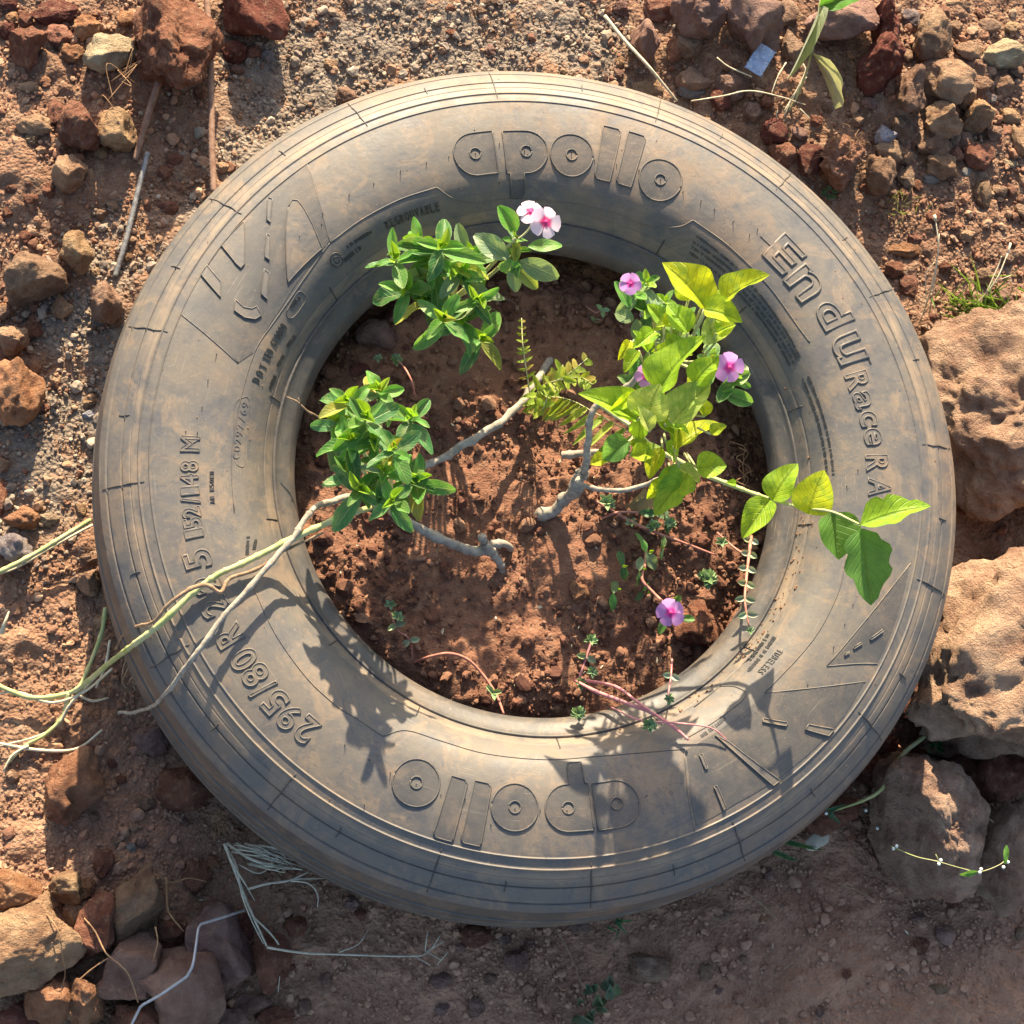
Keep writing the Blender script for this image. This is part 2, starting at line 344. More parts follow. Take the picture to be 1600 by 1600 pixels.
# ------------------------------------------------------------------ icospheres, rocks, grains
ICO = {}
def ico(l):
    if l not in ICO:
        b = bmesh.new(); bmesh.ops.create_icosphere(b, subdivisions=l, radius=1)
        ICO[l] = (np.array([v.co[:] for v in b.verts]), np.array([[v.index for v in f.verts] for f in b.faces])); b.free()
    return ICO[l]
def rock_mesh(name, lvl, seed, planes=11, rough=.05, soft=.9, lump=.16, pits=0):
    V, F = ico(lvl); r = np.random.default_rng(seed); p = V.copy()
    for _ in range(planes):
        nn = r.normal(size=3); nn /= np.linalg.norm(nn); d = r.uniform(.5, .85); k = p @ nn-d
        p = p-np.outer(np.maximum(k, 0)*soft, nn)
    off = r.uniform(0, 50, 3); dirs = V
    p = p+dirs*(lump*fbm(p*1.6+off, 2, seed))[:, None]+dirs*(rough*fbm(p*4.5+off, 4, seed+5, .6))[:, None]
    if pits:
        pn = np.clip((vnoise(p*9+off, seed+9)-.25)*2, 0, 1)+.6*np.clip((vnoise(p*19+off, seed+12)-.3)*2, 0, 1); p = p-dirs*(pits*pn)[:, None]
    p = p-(p.max(0)+p.min(0))/2; p = p/((p.max(0)-p.min(0))/2)
    return fastmesh(name, p, F)
PROTO = [rock_mesh('stone', 4, 100+i, planes=random.randint(9, 16), rough=random.uniform(.06, .12), lump=random.uniform(.08, .2)) for i in range(18)]
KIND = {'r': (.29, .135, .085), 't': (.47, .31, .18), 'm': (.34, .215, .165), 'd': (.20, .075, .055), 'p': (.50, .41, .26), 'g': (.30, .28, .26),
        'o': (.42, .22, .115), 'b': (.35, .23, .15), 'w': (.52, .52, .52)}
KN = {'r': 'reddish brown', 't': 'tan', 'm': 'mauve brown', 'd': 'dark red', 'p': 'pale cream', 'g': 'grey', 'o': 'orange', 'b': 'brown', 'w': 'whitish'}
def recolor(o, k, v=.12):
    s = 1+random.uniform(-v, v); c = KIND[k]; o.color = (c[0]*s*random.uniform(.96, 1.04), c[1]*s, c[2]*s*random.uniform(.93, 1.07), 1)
STONES = []      # (obj, pxcentre, size, kind, label, short)
def stone(px, py, w, h, k, label=None, short=None, hz=None, rot=0, lvl=None, mat=None, z0=None, sink=.2, name='stone', **kw):
    s = mpp(.02)*1.10; W = w*s/2; H = h*s/2; Zh = (hz/2 if hz else .40*min(W, H)*2*.95*.5+.25*min(W, H))
    Zh = hz/2 if hz else .72*min(W, H)
    p = P(px, py, .02)
    g = (gh1(p[0], p[1]) if z0 is None else z0); zc = g+Zh*(1-2*sink); p = P(px, py, zc)
    if lvl: me = rock_mesh(name, lvl, random.randint(1, 9999), **kw)
    else: me = random.choice(PROTO)
    m = mat or M_ROCK
    if not me.materials: me.materials.append(m)
    o = bpy.data.objects.new(name, me); COL.objects.link(o); o.location = p
    if not lvl and not rot and random.random() < .5: o.rotation_euler = (0, 0, math.pi/2+random.uniform(-.15, .15)); o.scale = (H, W, Zh)
    else: o.rotation_euler = (random.uniform(-.1, .1), random.uniform(-.1, .1), math.radians(rot)+random.choice((0, math.pi))); o.scale = (W, H, Zh)
    recolor(o, k); STONES.append((o, (px, py), max(w, h), k, label, short)); return o
K = .3375
def tile(ox, oy, lst, fs=1.0):
    for e in lst:
        cx, cy, w_, h_, k = e[:5]; lab = e[5] if len(e) > 5 else None; sh = e[6] if len(e) > 6 else None; kw = e[7] if len(e) > 7 else {}
        if max(w_, h_) > 170 and 'lvl' not in kw: kw = dict(kw, lvl=5)
        stone(ox+cx*K, oy+cy*K, w_*K*fs, h_*K*fs, k, lab, sh, **kw)

tile(0, 0, [
 (820, 205, 400, 500, 'r', 'large rough reddish brown rock between two rusty bars above the tyre, at upper left', 'large rough rock', dict(hz=.15, lvl=6, rough=.09, lump=.22, pits=.02)),
 (1165, 60, 260, 400, 'd', 'dark red pointed rock cut by the top edge, right of the large rough rock', 'pointed dark red rock', dict(rot=38, hz=.09)),
 (510, 250, 235, 180, 'p', 'pale cream stone beside the left flank of the large rough rock', 'pale cream stone', dict(hz=.05)),
 (130, 220, 165, 205, 'r', 'knobbly reddish brown stone near the left edge, left of the pale cream stone', 'knobbly reddish stone', dict(hz=.07)),
 (270, 170, 125, 115, 'r'), (410, 130, 125, 125, 'o'), (330, 245, 115, 90, 'o'), (30, 140, 80, 90, 'd'), (120, 95, 70, 75, 'r'),
 (370, 600, 195, 205, 'r', 'round red stone touching a tan wedge stone, left of the short rusty bar', 'round red stone', dict(hz=.075, rough=.08)),
 (550, 610, 175, 175, 't', 'tan wedge shaped stone just left of the short rusty bar', 'tan wedge stone', dict(hz=.06)),
 (265, 520, 85, 115, 'r'), (155, 575, 155, 105, 't'), (465, 710, 75, 75, 't'),
 (320, 810, 150, 155, 't', 'squarish tan stone below the round red stone, left of the grey bar', 'squarish tan stone', dict(hz=.055)),
 (415, 810, 60, 85, 't'),
 (170, 1280, 265, 235, 'b', 'large tan brown block with a shaded face at the left, upper left of the tyre', 'large tan brown block', dict(hz=.085)),
 (355, 1170, 155, 195, 't', 'tan lumpy stone touching the large tan brown block, left of the grey bar end', 'tan lumpy stone', dict(hz=.06)),
 (500, 1410, 140, 175, 'b', 'brown upright block next to the upper left shoulder of the tyre', 'brown shoulder block', dict(hz=.07, lvl=5)),
 (290, 1420, 90, 115, 't'), (150, 1520, 95, 85, 'r'), (800, 735, 85, 65, 'r'), (760, 800, 65, 65, 'r'), (775, 960, 95, 70, 'r'),
 (1085, 240, 115, 115, 'd'), (1180, 240, 85, 65, 'r'), (1240, 260, 65, 55, 'g'), (1100, 320, 75, 45, 'm'), (1030, 775, 65, 55, 't'), (590, 85, 90, 75, 'o'),
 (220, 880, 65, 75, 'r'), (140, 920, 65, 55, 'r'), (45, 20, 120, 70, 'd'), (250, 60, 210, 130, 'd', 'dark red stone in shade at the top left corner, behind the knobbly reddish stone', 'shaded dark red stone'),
 (1430, 120, 65, 60, 't'), (1530, 300, 65, 55, 't'), (20, 1450, 60, 70, 'b'), (660, 130, 70, 60, 'b'), (45, 980, 60, 60, 'r'), (120, 1100, 60, 65, 'r'), (930, 430, 60, 55, 'r'),
 (200, 370, 70, 45, 'o'), (140, 400, 100, 50, 't'), (60, 870, 70, 55, 'r'), (520, 950, 50, 45, 't'), (590, 1190, 45, 40, 't'), (440, 1260, 45, 50, 't'), (1110, 540, 30, 30, 't')])
tile(530, 0, [
 (660, 50, 50, 50, 'b'), (670, 95, 50, 42, 'm'), (30, 440, 90, 85, 'b'),
 (1420, 180, 145, 215, 'm', 'tall mauve brown stone above the tyre, crossed at its left by a straw stalk', 'tall mauve brown stone', dict(hz=.075)),
 (1310, 40, 95, 75, 'm'), (1490, 45, 160, 115, 'r'), (1560, 230, 95, 135, 'r'), (1430, 400, 145, 90, 't'), (1590, 375, 60, 55, 'b'), (1040, 330, 40, 32, 't'), (1300, 285, 36, 60, 't'), (700, 10, 120, 50, 'b')])
tile(1060, 0, [
 (90, 60, 225, 210, 'm', 'large mauve brown rock at the top edge, left of the blue wrapper', 'mauve edge rock', dict(hz=.075)),
 (340, 110, 255, 285, 'm', 'egg shaped mauve brown rock touching the upper end of the blue wrapper', 'rock touching the wrapper', dict(hz=.08)),
 (510, 60, 85, 115, 'b'),
 (750, 90, 300, 230, 'm', 'angular mauve rock at the top edge, between wilted leaf and two lobed red rock', 'angular mauve rock', dict(hz=.085)),
 (1170, 180, 175, 245, 'b', 'upright brown stone just right of the two lobed dark red rock', 'upright brown stone', dict(hz=.075)),
 (1075, 420, 115, 215, 'b', 'narrow brown stone wedged against the lower right of the two lobed dark red rock', 'narrow brown stone', dict(hz=.06)),
 (1240, 380, 235, 205, 't', 'broad tan stone with a flat sunlit top, lower right of the upright brown stone', 'broad tan stone', dict(hz=.07)),
 (1320, 440, 115, 135, 'b'),
 (1500, 250, 195, 135, 'p', 'pale flat slab stone near the top right corner', 'pale slab stone', dict(hz=.04)),
 (1340, 235, 125, 85, 'b'), (1080, 90, 85, 95, 'g'),
 (1230, 560, 175, 155, 't', 'rounded tan stone below the broad tan stone', 'rounded tan stone', dict(hz=.06)),
 (1380, 535, 165, 155, 't', 'tan stone to the right of the rounded tan stone, same size', 'tan twin stone', dict(hz=.055)),
 (1035, 600, 85, 125, 'b'), (960, 625, 95, 85, 'w', 'small bluish white angular chip near the root ball, upper right', 'white chip', dict(hz=.025)),
 (1170, 670, 165, 125, 'b'), (1220, 770, 145, 115, 't'), (935, 810, 135, 165, 'b', 'brown pointed stone just right of the red root ball clod', 'pointed brown stone', dict(hz=.06)),
 (1050, 820, 75, 105, 'b'), (1390, 720, 145, 125, 'r'), (1045, 720, 85, 85, 'b'), (975, 700, 125, 105, 'b'),
 (610, 740, 115, 155, 'd'), (500, 720, 135, 125, 'r'), (445, 610, 115, 115, 'd'), (350, 520, 85, 85, 'm'), (530, 210, 95, 135, 'b'), (740, 400, 75, 85, 'm'),
 (50, 215, 125, 105, 'b'), (250, 400, 155, 135, 'm'), (75, 370, 155, 105, 'b'), (200, 460, 95, 115, 'd'), (60, 420, 125, 75, 'g'), (1410, 390, 85, 75, 'b'),
 (1505, 400, 95, 105, 'b'), (1450, 455, 55, 45, 'g'), (1410, 890, 85, 135, 'b'), (1585, 650, 80, 145, 't'), (1170, 830, 75, 42, 'g'), (1330, 640, 65, 75, 'b'), (1285, 710, 65, 65, 'r'),
 (1420, 1280, 95, 75, 'b'), (1490, 1375, 95, 85, 'm'), (1070, 1330, 85, 105, 'r'), (1040, 1160, 145, 65, 'o'), (1000, 1250, 95, 75, 'r'), (1100, 1110, 75, 45, 'r'), (1590, 830, 50, 65, 't'),
 (1330, 800, 55, 45, 'g'), (1110, 860, 45, 55, 'r'), (1050, 890, 55, 55, 'r'), (990, 890, 55, 45, 'b'), (1540, 760, 65, 35, 'p'), (1285, 130, 65, 65, 'b'), (1550, 130, 85, 55, 't'), (1290, 20, 130, 50, 't'), (1060, 260, 55, 65, 'b'), (640, 560, 60, 50, 'r'), (830, 560, 60, 55, 'b'), (880, 480, 70, 55, 'm'), (690, 500, 55, 45, 'b'), (410, 470, 60, 55, 'r'), (560, 620, 75, 60, 'm'), (1130, 740, 60, 55, 't'), (1280, 640, 55, 60, 'b'), (1310, 570, 60, 55, 'm'), (1460, 620, 80, 70, 'b'), (1540, 540, 90, 75, 't'), (1560, 330, 80, 60, 'b'), (1440, 120, 100, 70, 'b'), (1220, 60, 70, 70, 'r'), (870, 870, 60, 50, 'r'), (1490, 880, 70, 60, 'b'), (1260, 960, 60, 45, 'b'), (1180, 1010, 70, 50, 'r'), (1340, 1090, 80, 55, 't'), (1520, 1190, 80, 60, 'b'), (1240, 1240, 60, 50, 'r'), (1590, 980, 60, 70, 'b')], 1.12)
tile(0, 530, [
 (80, 255, 230, 270, 'o', 'large orange red rock cut by the left edge, level with the tyre letters DOT', 'orange red rock', dict(hz=.07)),
 (10, 100, 70, 115, 'r'), (60, 15, 135, 130, 't', 'tan rounded stone at the left edge, above the large orange red rock', 'tan stone at the left edge', dict(hz=.05)),
 (100, 825, 155, 95, 'o', 'flattish orange tan stone left of the tyre number 152, above the whitish stone', 'flattish orange stone', dict(hz=.04)), (230, 835, 85, 60, 'p'),
 (70, 975, 145, 135, 'g', 'whitish grey stone at the left edge, just above the straw coloured stem', 'whitish grey stone', dict(hz=.05)), (8, 730, 65, 165, 'r'),
 (410, 1125, 105, 115, 't', 'tan stone against the left side of the tyre, between two green stems', 'tan stone by the tyre side', dict(hz=.05)),
 (415, 295, 55, 55, 't'), (410, 350, 55, 42, 'w'), (160, 125, 62, 62, 't'), (210, 320, 52, 42, 'r'), (260, 195, 52, 50, 't'), (15, 580, 60, 65, 'b'), (410, 1020, 75, 50, 'b'), (460, 1310, 55, 65, 't'), (130, 350, 40, 45, 'r')])
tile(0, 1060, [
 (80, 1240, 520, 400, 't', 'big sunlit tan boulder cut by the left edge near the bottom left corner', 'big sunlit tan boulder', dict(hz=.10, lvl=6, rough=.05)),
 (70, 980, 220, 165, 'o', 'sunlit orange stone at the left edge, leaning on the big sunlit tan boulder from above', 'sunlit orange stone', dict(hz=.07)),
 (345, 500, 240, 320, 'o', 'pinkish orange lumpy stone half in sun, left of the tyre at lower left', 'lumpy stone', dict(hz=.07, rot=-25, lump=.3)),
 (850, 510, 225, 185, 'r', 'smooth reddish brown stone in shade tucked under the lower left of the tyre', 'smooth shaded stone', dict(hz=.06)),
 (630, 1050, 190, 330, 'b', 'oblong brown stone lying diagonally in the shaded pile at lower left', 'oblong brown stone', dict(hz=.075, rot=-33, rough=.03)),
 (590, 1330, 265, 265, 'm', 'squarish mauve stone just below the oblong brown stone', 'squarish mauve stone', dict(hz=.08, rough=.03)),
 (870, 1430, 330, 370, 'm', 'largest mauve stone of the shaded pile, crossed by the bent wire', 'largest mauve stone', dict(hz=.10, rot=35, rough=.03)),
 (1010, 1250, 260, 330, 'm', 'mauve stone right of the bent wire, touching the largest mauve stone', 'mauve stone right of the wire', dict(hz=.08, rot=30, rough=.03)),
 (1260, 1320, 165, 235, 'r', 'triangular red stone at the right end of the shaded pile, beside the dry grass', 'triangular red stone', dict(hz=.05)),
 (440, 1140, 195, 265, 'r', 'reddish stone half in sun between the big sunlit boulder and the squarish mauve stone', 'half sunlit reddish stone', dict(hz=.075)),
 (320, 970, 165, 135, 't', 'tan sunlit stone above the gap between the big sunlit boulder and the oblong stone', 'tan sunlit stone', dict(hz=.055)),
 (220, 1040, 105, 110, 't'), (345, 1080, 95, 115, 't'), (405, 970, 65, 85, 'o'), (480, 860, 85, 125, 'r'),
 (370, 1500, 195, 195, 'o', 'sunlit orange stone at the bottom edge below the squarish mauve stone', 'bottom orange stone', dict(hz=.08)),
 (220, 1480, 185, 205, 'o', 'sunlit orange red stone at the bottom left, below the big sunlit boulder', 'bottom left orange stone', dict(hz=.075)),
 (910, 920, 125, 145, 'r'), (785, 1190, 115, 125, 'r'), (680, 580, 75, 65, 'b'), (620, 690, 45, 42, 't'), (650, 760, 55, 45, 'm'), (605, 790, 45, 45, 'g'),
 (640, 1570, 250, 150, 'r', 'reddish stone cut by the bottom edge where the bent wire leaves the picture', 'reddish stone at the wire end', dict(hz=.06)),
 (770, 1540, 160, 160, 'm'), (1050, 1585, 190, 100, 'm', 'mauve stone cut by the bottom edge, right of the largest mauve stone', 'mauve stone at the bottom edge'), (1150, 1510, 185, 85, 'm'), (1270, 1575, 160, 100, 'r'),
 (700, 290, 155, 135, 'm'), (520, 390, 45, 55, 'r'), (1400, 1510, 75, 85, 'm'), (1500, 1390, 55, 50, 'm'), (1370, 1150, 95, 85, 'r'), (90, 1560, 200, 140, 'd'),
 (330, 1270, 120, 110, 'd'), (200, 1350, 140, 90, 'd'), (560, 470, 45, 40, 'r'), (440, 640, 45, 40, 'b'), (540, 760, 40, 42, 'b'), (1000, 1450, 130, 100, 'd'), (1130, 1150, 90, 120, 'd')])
tile(530, 1060, [
 (635, 1195, 125, 95, 'r', 'reddish clod just below the tyre tread at the bottom middle', 'reddish clod', dict(hz=.035)), (820, 1300, 105, 115, 'm'), (470, 1400, 95, 65, 'm'), (640, 1520, 75, 85, 'm'), (480, 1530, 75, 55, 'm'),
 (1440, 1340, 175, 125, 'b', 'lone brown flake of stone on the shaded soil below the tyre', 'lone brown flake', dict(hz=.035)), (1110, 1150, 105, 65, 'm'), (560, 1245, 45, 36, 'm'), (60, 1040, 65, 65, 'm'), (700, 1390, 60, 45, 'm'), (880, 1230, 45, 45, 'm'), (760, 1210, 60, 50, 'm')])
tile(1060, 1060, [
 (1430, 430, 350, 340, 'r', 'rough red rock wedged between the lower pitted boulder and the egg shaped brown boulder', 'rough red rock', dict(hz=.13, rough=.07)),
 (1140, 690, 420, 660, 'b', 'egg shaped brown boulder with sunlit flecks, lower right of the tyre', 'egg shaped boulder', dict(hz=.20, lvl=6, rot=22, planes=9, lump=.12, rough=.065, pits=.018, mat=M_PIT)),
 (1540, 830, 320, 500, 'b', 'brown boulder cut by the right edge, right of the egg shaped boulder', 'right edge boulder', dict(hz=.2, lvl=6, planes=7, rough=.05)),
 (1440, 690, 145, 135, 'm', 'small dark smooth stone wedged between the egg shaped boulder and the right edge boulder', 'small dark wedged stone', dict(hz=.09)),
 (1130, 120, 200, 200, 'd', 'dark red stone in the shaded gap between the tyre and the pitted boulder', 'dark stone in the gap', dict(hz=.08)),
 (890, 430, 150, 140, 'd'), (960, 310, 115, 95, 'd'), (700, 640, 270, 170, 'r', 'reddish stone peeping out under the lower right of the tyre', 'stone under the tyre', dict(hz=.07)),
 (1235, 1190, 95, 85, 'm'), (1125, 1240, 75, 75, 'r'), (205, 1090, 85, 62, 'b'), (420, 905, 45, 65, 'm'), (345, 860, 110, 65, 't'), (1265, 1040, 65, 45, 'r'), (130, 1355, 62, 65, 'b'), (1210, 1440, 95, 50, 'b'),
 (470, 1060, 45, 40, 'm'), (1110, 1110, 60, 50, 'm'), (780, 1370, 50, 45, 'r'), (180, 1440, 50, 45, 'm'), (1590, 1180, 60, 60, 'b')])
# the two great pitted boulders at the right
stone(1582, 648, 335, 345, 't', 'upper pitted tan boulder at the right edge, beside the tyre letters RA', 'upper pitted boulder', hz=.22, lvl=6, mat=M_PIT, planes=15, rough=.085, lump=.14, pits=.005, soft=.97, rot=-20, sink=.2)
stone(1600, 1050, 395, 370, 't', 'lower pitted tan boulder at the right edge, largest of all, touching the tyre side', 'lower pitted boulder', hz=.30, lvl=6, mat=M_PIT, planes=15, rough=.085, lump=.14, pits=.005, soft=.97, rot=30, sink=.2)
for _s in STONES[-2:]: _s[0].color = (.52, .355, .235, 1)
# two lobed dark red rock: one mesh of two fused lumps
def lobed():
    a = rock_mesh('a', 5, 71, 9, .07, pits=.03); b = rock_mesh('b', 5, 72, 9, .07, pits=.03); V = []; Fs = []
    for me, c, s in ((a, (0, -.34, 0), (.92, .66, .85)), (b, (.22, .55, .05), (.56, .52, .7))):
        v = np.array([x.co[:] for x in me.vertices])*s+np.array(c); f = np.array([p.vertices[:] for p in me.polygons])+sum(len(x) for x in V); V.append(v); Fs.append(f)
    V = np.concatenate(V); V = (V-(V.max(0)+V.min(0))/2)/((V.max(0)-V.min(0))/2); return fastmesh('stone', V, np.concatenate(Fs))
me = lobed(); me.materials.append(M_PIT); p = P(1060+930*K, 240*K, .045); o = bpy.data.objects.new('stone', me); COL.objects.link(o)
o.location = p; o.scale = (140*K*.0008, 250*K*.0008, .065); recolor(o, 'd', 0); o.color = (.20, .066, .05, 1); STONES.append((o, (1374, 81), 170, 'd', 'two lobed dark red pitted rock right of the wilted leaf, near the top', 'two lobed red rock'))
# root ball clod
me = rock_mesh('clod', 5, 77, 5, .16, lump=.25); rb = bpy.data.objects.new('clod', me); me.materials.append(M_SOIL); COL.objects.link(rb)
rb.location = P(1312, 258, .035); rb.scale = (.034, .036, .034); tag(rb, 'crumbly red root ball clod with fine dry roots, outside the tyre at upper right', 'clod')
its = []
for i in range(60):
    a = random.uniform(0, 6.28); b = P(1320+random.uniform(-26, 26), 232+random.uniform(-26, 22), .055+random.uniform(-.02, .012)); d = np.array([math.cos(a), math.sin(a), 0])*random.uniform(.008, .022)
    its.append((smooth_path([b, b+d*.5+[0, 0, random.uniform(0, .012)], b+d+np.array([d[1], -d[0], 0])*random.uniform(-.6, .6)+[0, 0, -.004]], 4), [.0005, .00025]))
o = tubes_mesh('roots', its, 4); o = obj('roots', o, M_ROOT); o.parent = rb; o.matrix_parent_inverse = (Matrix.LocRotScale(rb.location, None, rb.scale)).inverted(); tag(o, kind='stuff')
# stones on the soil inside the tyre
for px, py, w_, h_, k, lab in [(591, 523, 58, 40, 'm', 'mauve stone on the soil inside the tyre, under the top left leaves'), (622, 492, 40, 30, 'd', 'dark red stone inside the tyre, half hidden above the mauve stone'),
        (520, 581, 32, 22, 'r', 'small reddish stone inside the tyre against the left bead'), (1086, 973, 58, 60, 'r', 'reddish earth clod inside the tyre right of the low mauve flower'), (562, 577, 26, 20, 'd', 'tiny dark stone inside the tyre, right of the small reddish stone by the bead'),
        (905, 925, 26, 30, 'o', 'small orange clod near the middle of the soil inside the tyre'), (1112, 885, 22, 34, 'r', 'small upright reddish clod left of the hanging succulent stem')]:
    p = P(px, py, .18); stone(px, py, w_*1.08, h_*1.08, k, lab, None, z0=sh1(p[0], p[1])-.003, lvl=4, rough=.09)
for o_, c_, s_, k_, l_, sh_ in STONES:
    if sh_ in ('egg shaped boulder', 'right edge boulder'): o_.color = (.47, .33, .24, 1)
# labels
LM = [(s[1], s[5], s[2]) for s in STONES if s[5]]
seen = {}
for o, c, size, k, lab, short in STONES:
    if lab: tag(o, lab, 'stone', 'stones lying around the tyre'); continue
    best = min(LM, key=lambda l: math.hypot(l[0][0]-c[0], l[0][1]-c[1])-l[2]*.4); dx = c[0]-best[0][0]; dy = c[1]-best[0][1]
    dr = ('right of' if dx > 0 else 'left of') if abs(dx) > abs(dy)*2 else ('below' if dy > 0 else 'above') if abs(dy) > abs(dx)*2 else ('lower ' if dy > 0 else 'upper ')+('right of' if dx > 0 else 'left of')
    sz = 'fist-sized' if size > 40 else 'small' if size > 22 else 'tiny'
    seen.setdefault((sz, k, dr, best[1]), []).append((math.hypot(dx, dy), o))
for (sz, k, dr, sh), l in seen.items():
    l.sort(key=lambda t: t[0])
    for i, (_, o) in enumerate(l):
        tag(o, f"{sz} {KN[k]} stone{'' if len(l) == 1 else [', nearest one', ', second out', ', third out', ', fourth out', ', fifth out', ', sixth out'][min(i, 5)]} {dr} the {sh}".strip(), 'stone', 'stones lying around the tyre')
# loose pebbles, single objects
PEB = {}; NPEB = 300-len(STONES); cnt = 0
while cnt < max(60, NPEB):
    px = random.uniform(-20, 1620); py = random.uniform(-20, 1620); p = P(px, py, 0)
    if math.hypot(p[0], p[1]) < .53 or (px > 700 and py > 1480 and random.random() < .6): continue
    s = random.uniform(.005, .0095); o = bpy.data.objects.new('pebble', random.choice(PROTO)); COL.objects.link(o)
    o.location = (p[0], p[1], gh1(p[0], p[1])+s*.35); o.scale = (s*random.uniform(.8, 1.3), s, s*.75); o.rotation_euler = (0, 0, random.uniform(0, 6.28))
    k_ = random.choice('rrrtbom'); recolor(o, k_, .2); PEB.setdefault((k_, int(round(math.atan2(p[1], p[0])/(math.pi/4))) % 8), []).append((math.hypot(p[0], p[1]), o)); cnt += 1

ORD = ['nearest', 'second nearest', 'third nearest', 'fourth nearest', 'fifth nearest', 'sixth nearest', 'seventh nearest', 'eighth nearest', 'ninth nearest']
for (k_, se), l in PEB.items():
    l.sort(key=lambda t: t[0]); side = ['right of', 'upper right of', 'above', 'upper left of', 'left of', 'lower left of', 'below', 'lower right of'][se]
    for i, (_, o) in enumerate(l): tag(o, f"thumbnail-sized {KN[k_]} loose pebble {side} the tyre"+('' if len(l) == 1 else f", {ORD[min(i, 8)]} to it"), 'pebble', 'loose pebbles around the tyre')
# gravel and crumbs (stuff)
def grains(name, pos, rad, col, lvl, mat, seed):
    V0, F0 = ico(lvl); n = len(pos); r = np.random.default_rng(seed)
    A = r.normal(size=(n, 4)); A /= np.linalg.norm(A, axis=1)[:, None]; a, b, c, d = A.T
    R = np.stack([np.stack([1-2*(c*c+d*d), 2*(b*c-a*d), 2*(b*d+a*c)], 1), np.stack([2*(b*c+a*d), 1-2*(b*b+d*d), 2*(c*d-a*b)], 1), np.stack([2*(b*d-a*c), 2*(c*d+a*b), 1-2*(b*b+c*c)], 1)], 1)
    if lvl == 1: L = V0[None]*(1+r.uniform(-.2, .2, (n, len(V0), 1)))*r.uniform(.6, 1.25, (n, 1, 3))
    else:
        var = []
        for q_ in range(14):
            m_ = rock_mesh('v', lvl, 3000+q_, 9, .14, lump=.2); var.append(np.array([v.co[:] for v in m_.vertices])); bpy.data.meshes.remove(m_)
        L = np.array(var)[r.integers(0, 14, n)]*r.uniform(.6, 1.2, (n, 1, 3))
    W = np.einsum('nij,nvj->nvi', R, L)*rad[:, None, None]; W[:, :, 2] *= .8; W += pos[:, None, :]
    F = (F0[None]+(np.arange(n)*len(V0))[:, None, None]).reshape(-1, 3)
    me = fastmesh(name, W.reshape(-1, 3), F, False)
    cc = np.concatenate([np.repeat(col, len(V0), 0), np.ones((n*len(V0), 1))], 1).astype(np.float32)
    me.attributes.new('col', 'FLOAT_COLOR', 'POINT').data.foreach_set('color', cc.ravel()); return obj(name, me, mat)
DENS = PXB([(100, 250, 220, 1.3), (40, 420, 150, 1.3), (60, 400, 140, .9), (230, 80, 200, .8), (1450, 280, 200, .8), (1300, 450, 140, .8), (1520, 120, 180, .7), (400, 1500, 200, .5), (250, 1400, 160, .5), (800, 1500, 200, .55), (1450, 1450, 150, .5), (1100, 120, 150, .6), (1250, 1330, 150, .6), (60, 880, 120, .5), (60, 1200, 140, .5)])
PALG = np.array([(.30, .235, .175), (.21, .17, .135), (.35, .285, .215), (.27, .165, .105), (.27, .21, .155), (.17, .135, .11), (.24, .17, .12)])
PALR = np.array([(.25, .13, .08), (.31, .18, .11), (.20, .10, .062), (.34, .215, .135), (.17, .085, .055), (.28, .18, .12)])
def scatter(n, r0, r1, lvl, name, seed, power=2.2):
    r = np.random.default_rng(seed); x = r.uniform(-.95, 1.05, n*4); y = r.uniform(-.9, 1.05, n*4)
    g = blobs(x, y, GRAV); d = np.clip(np.maximum(g*1.0, blobs(x, y, DENS)*1.0)+.3, 0, 1)*(.55+.45*np.clip(fbm(xy3(x, y, 14), 3, 77)+.5, 0, 1))
    ok = (r.uniform(0, 1, n*4) < d) & (np.hypot(x, y) > .47); x = x[ok][:n]; y = y[ok][:n]; g = g[ok][:n]; n = len(x)
    rad = r0+(r1-r0)*r.uniform(0, 1, n)**power
    z = GH(x, y)+rad*.25+.0015; isg = r.uniform(0, 1, n) < g*1.1
    col = np.where(isg[:, None], PALG[r.integers(0, len(PALG), n)], PALR[r.integers(0, len(PALR), n)])*r.uniform(.75, 1.2, (n, 1)); du = (blobs(x, y, DUST_SHADE_LIFT)*.75)[:, None]; col = col*(1-du)+np.array((.38, .22, .145))*r.uniform(.8, 1.25, (n, 1))*du  # grains take the dusty tone, lightened too where shade falls
    tag(grains(name, np.stack([x, y, z], 1), rad, col, lvl, M_GRAIN, seed), 'loose gravel and earth crumbs strewn over the ground around the tyre' if lvl == 1 else 'coarser grit and crumbs strewn around the tyre', 'gravel', kind='stuff')
scatter(45000, .0012, .0037, 1, 'gravel', 5); scatter(5400, .003, .0085, 2, 'grit', 6, 2.6)
def crumbs(n, r0, r1, lvl, name, seed, label):
    r = np.random.default_rng(seed); a = r.uniform(0, 6.283, n*2); q_ = .325*np.sqrt(r.uniform(0, 1, n*2)); x = q_*np.cos(a); y = q_*np.sin(a)
    d = np.clip(.45+1.1*fbm(xy3(x, y, 11), 3, 90), .06, 1); ok = r.uniform(0, 1, n*2) < d; x = x[ok][:n]; y = y[ok][:n]; n = len(x)
    rad = r0+(r1-r0)*r.uniform(0, 1, n)**2.4; z = SH(x, y)+rad*.35+.0015
    col = np.array([(.145, .066, .042), (.20, .10, .062), (.25, .14, .088), (.115, .052, .036), (.17, .082, .052)])[r.integers(0, 5, n)]*r.uniform(.75, 1.15, (n, 1))
    tag(grains(name, np.stack([x, y, z], 1), rad, col, lvl, M_GRAIN, seed), label, 'soil crumbs', kind='stuff')
crumbs(7000, .0011, .004, 1, 'soil_crumbs', 8, 'fine red soil crumbs covering the bed inside the tyre'); crumbs(560, .003, .0105, 2, 'soil_clods', 9, 'larger red soil clods scattered on the bed inside the tyre')

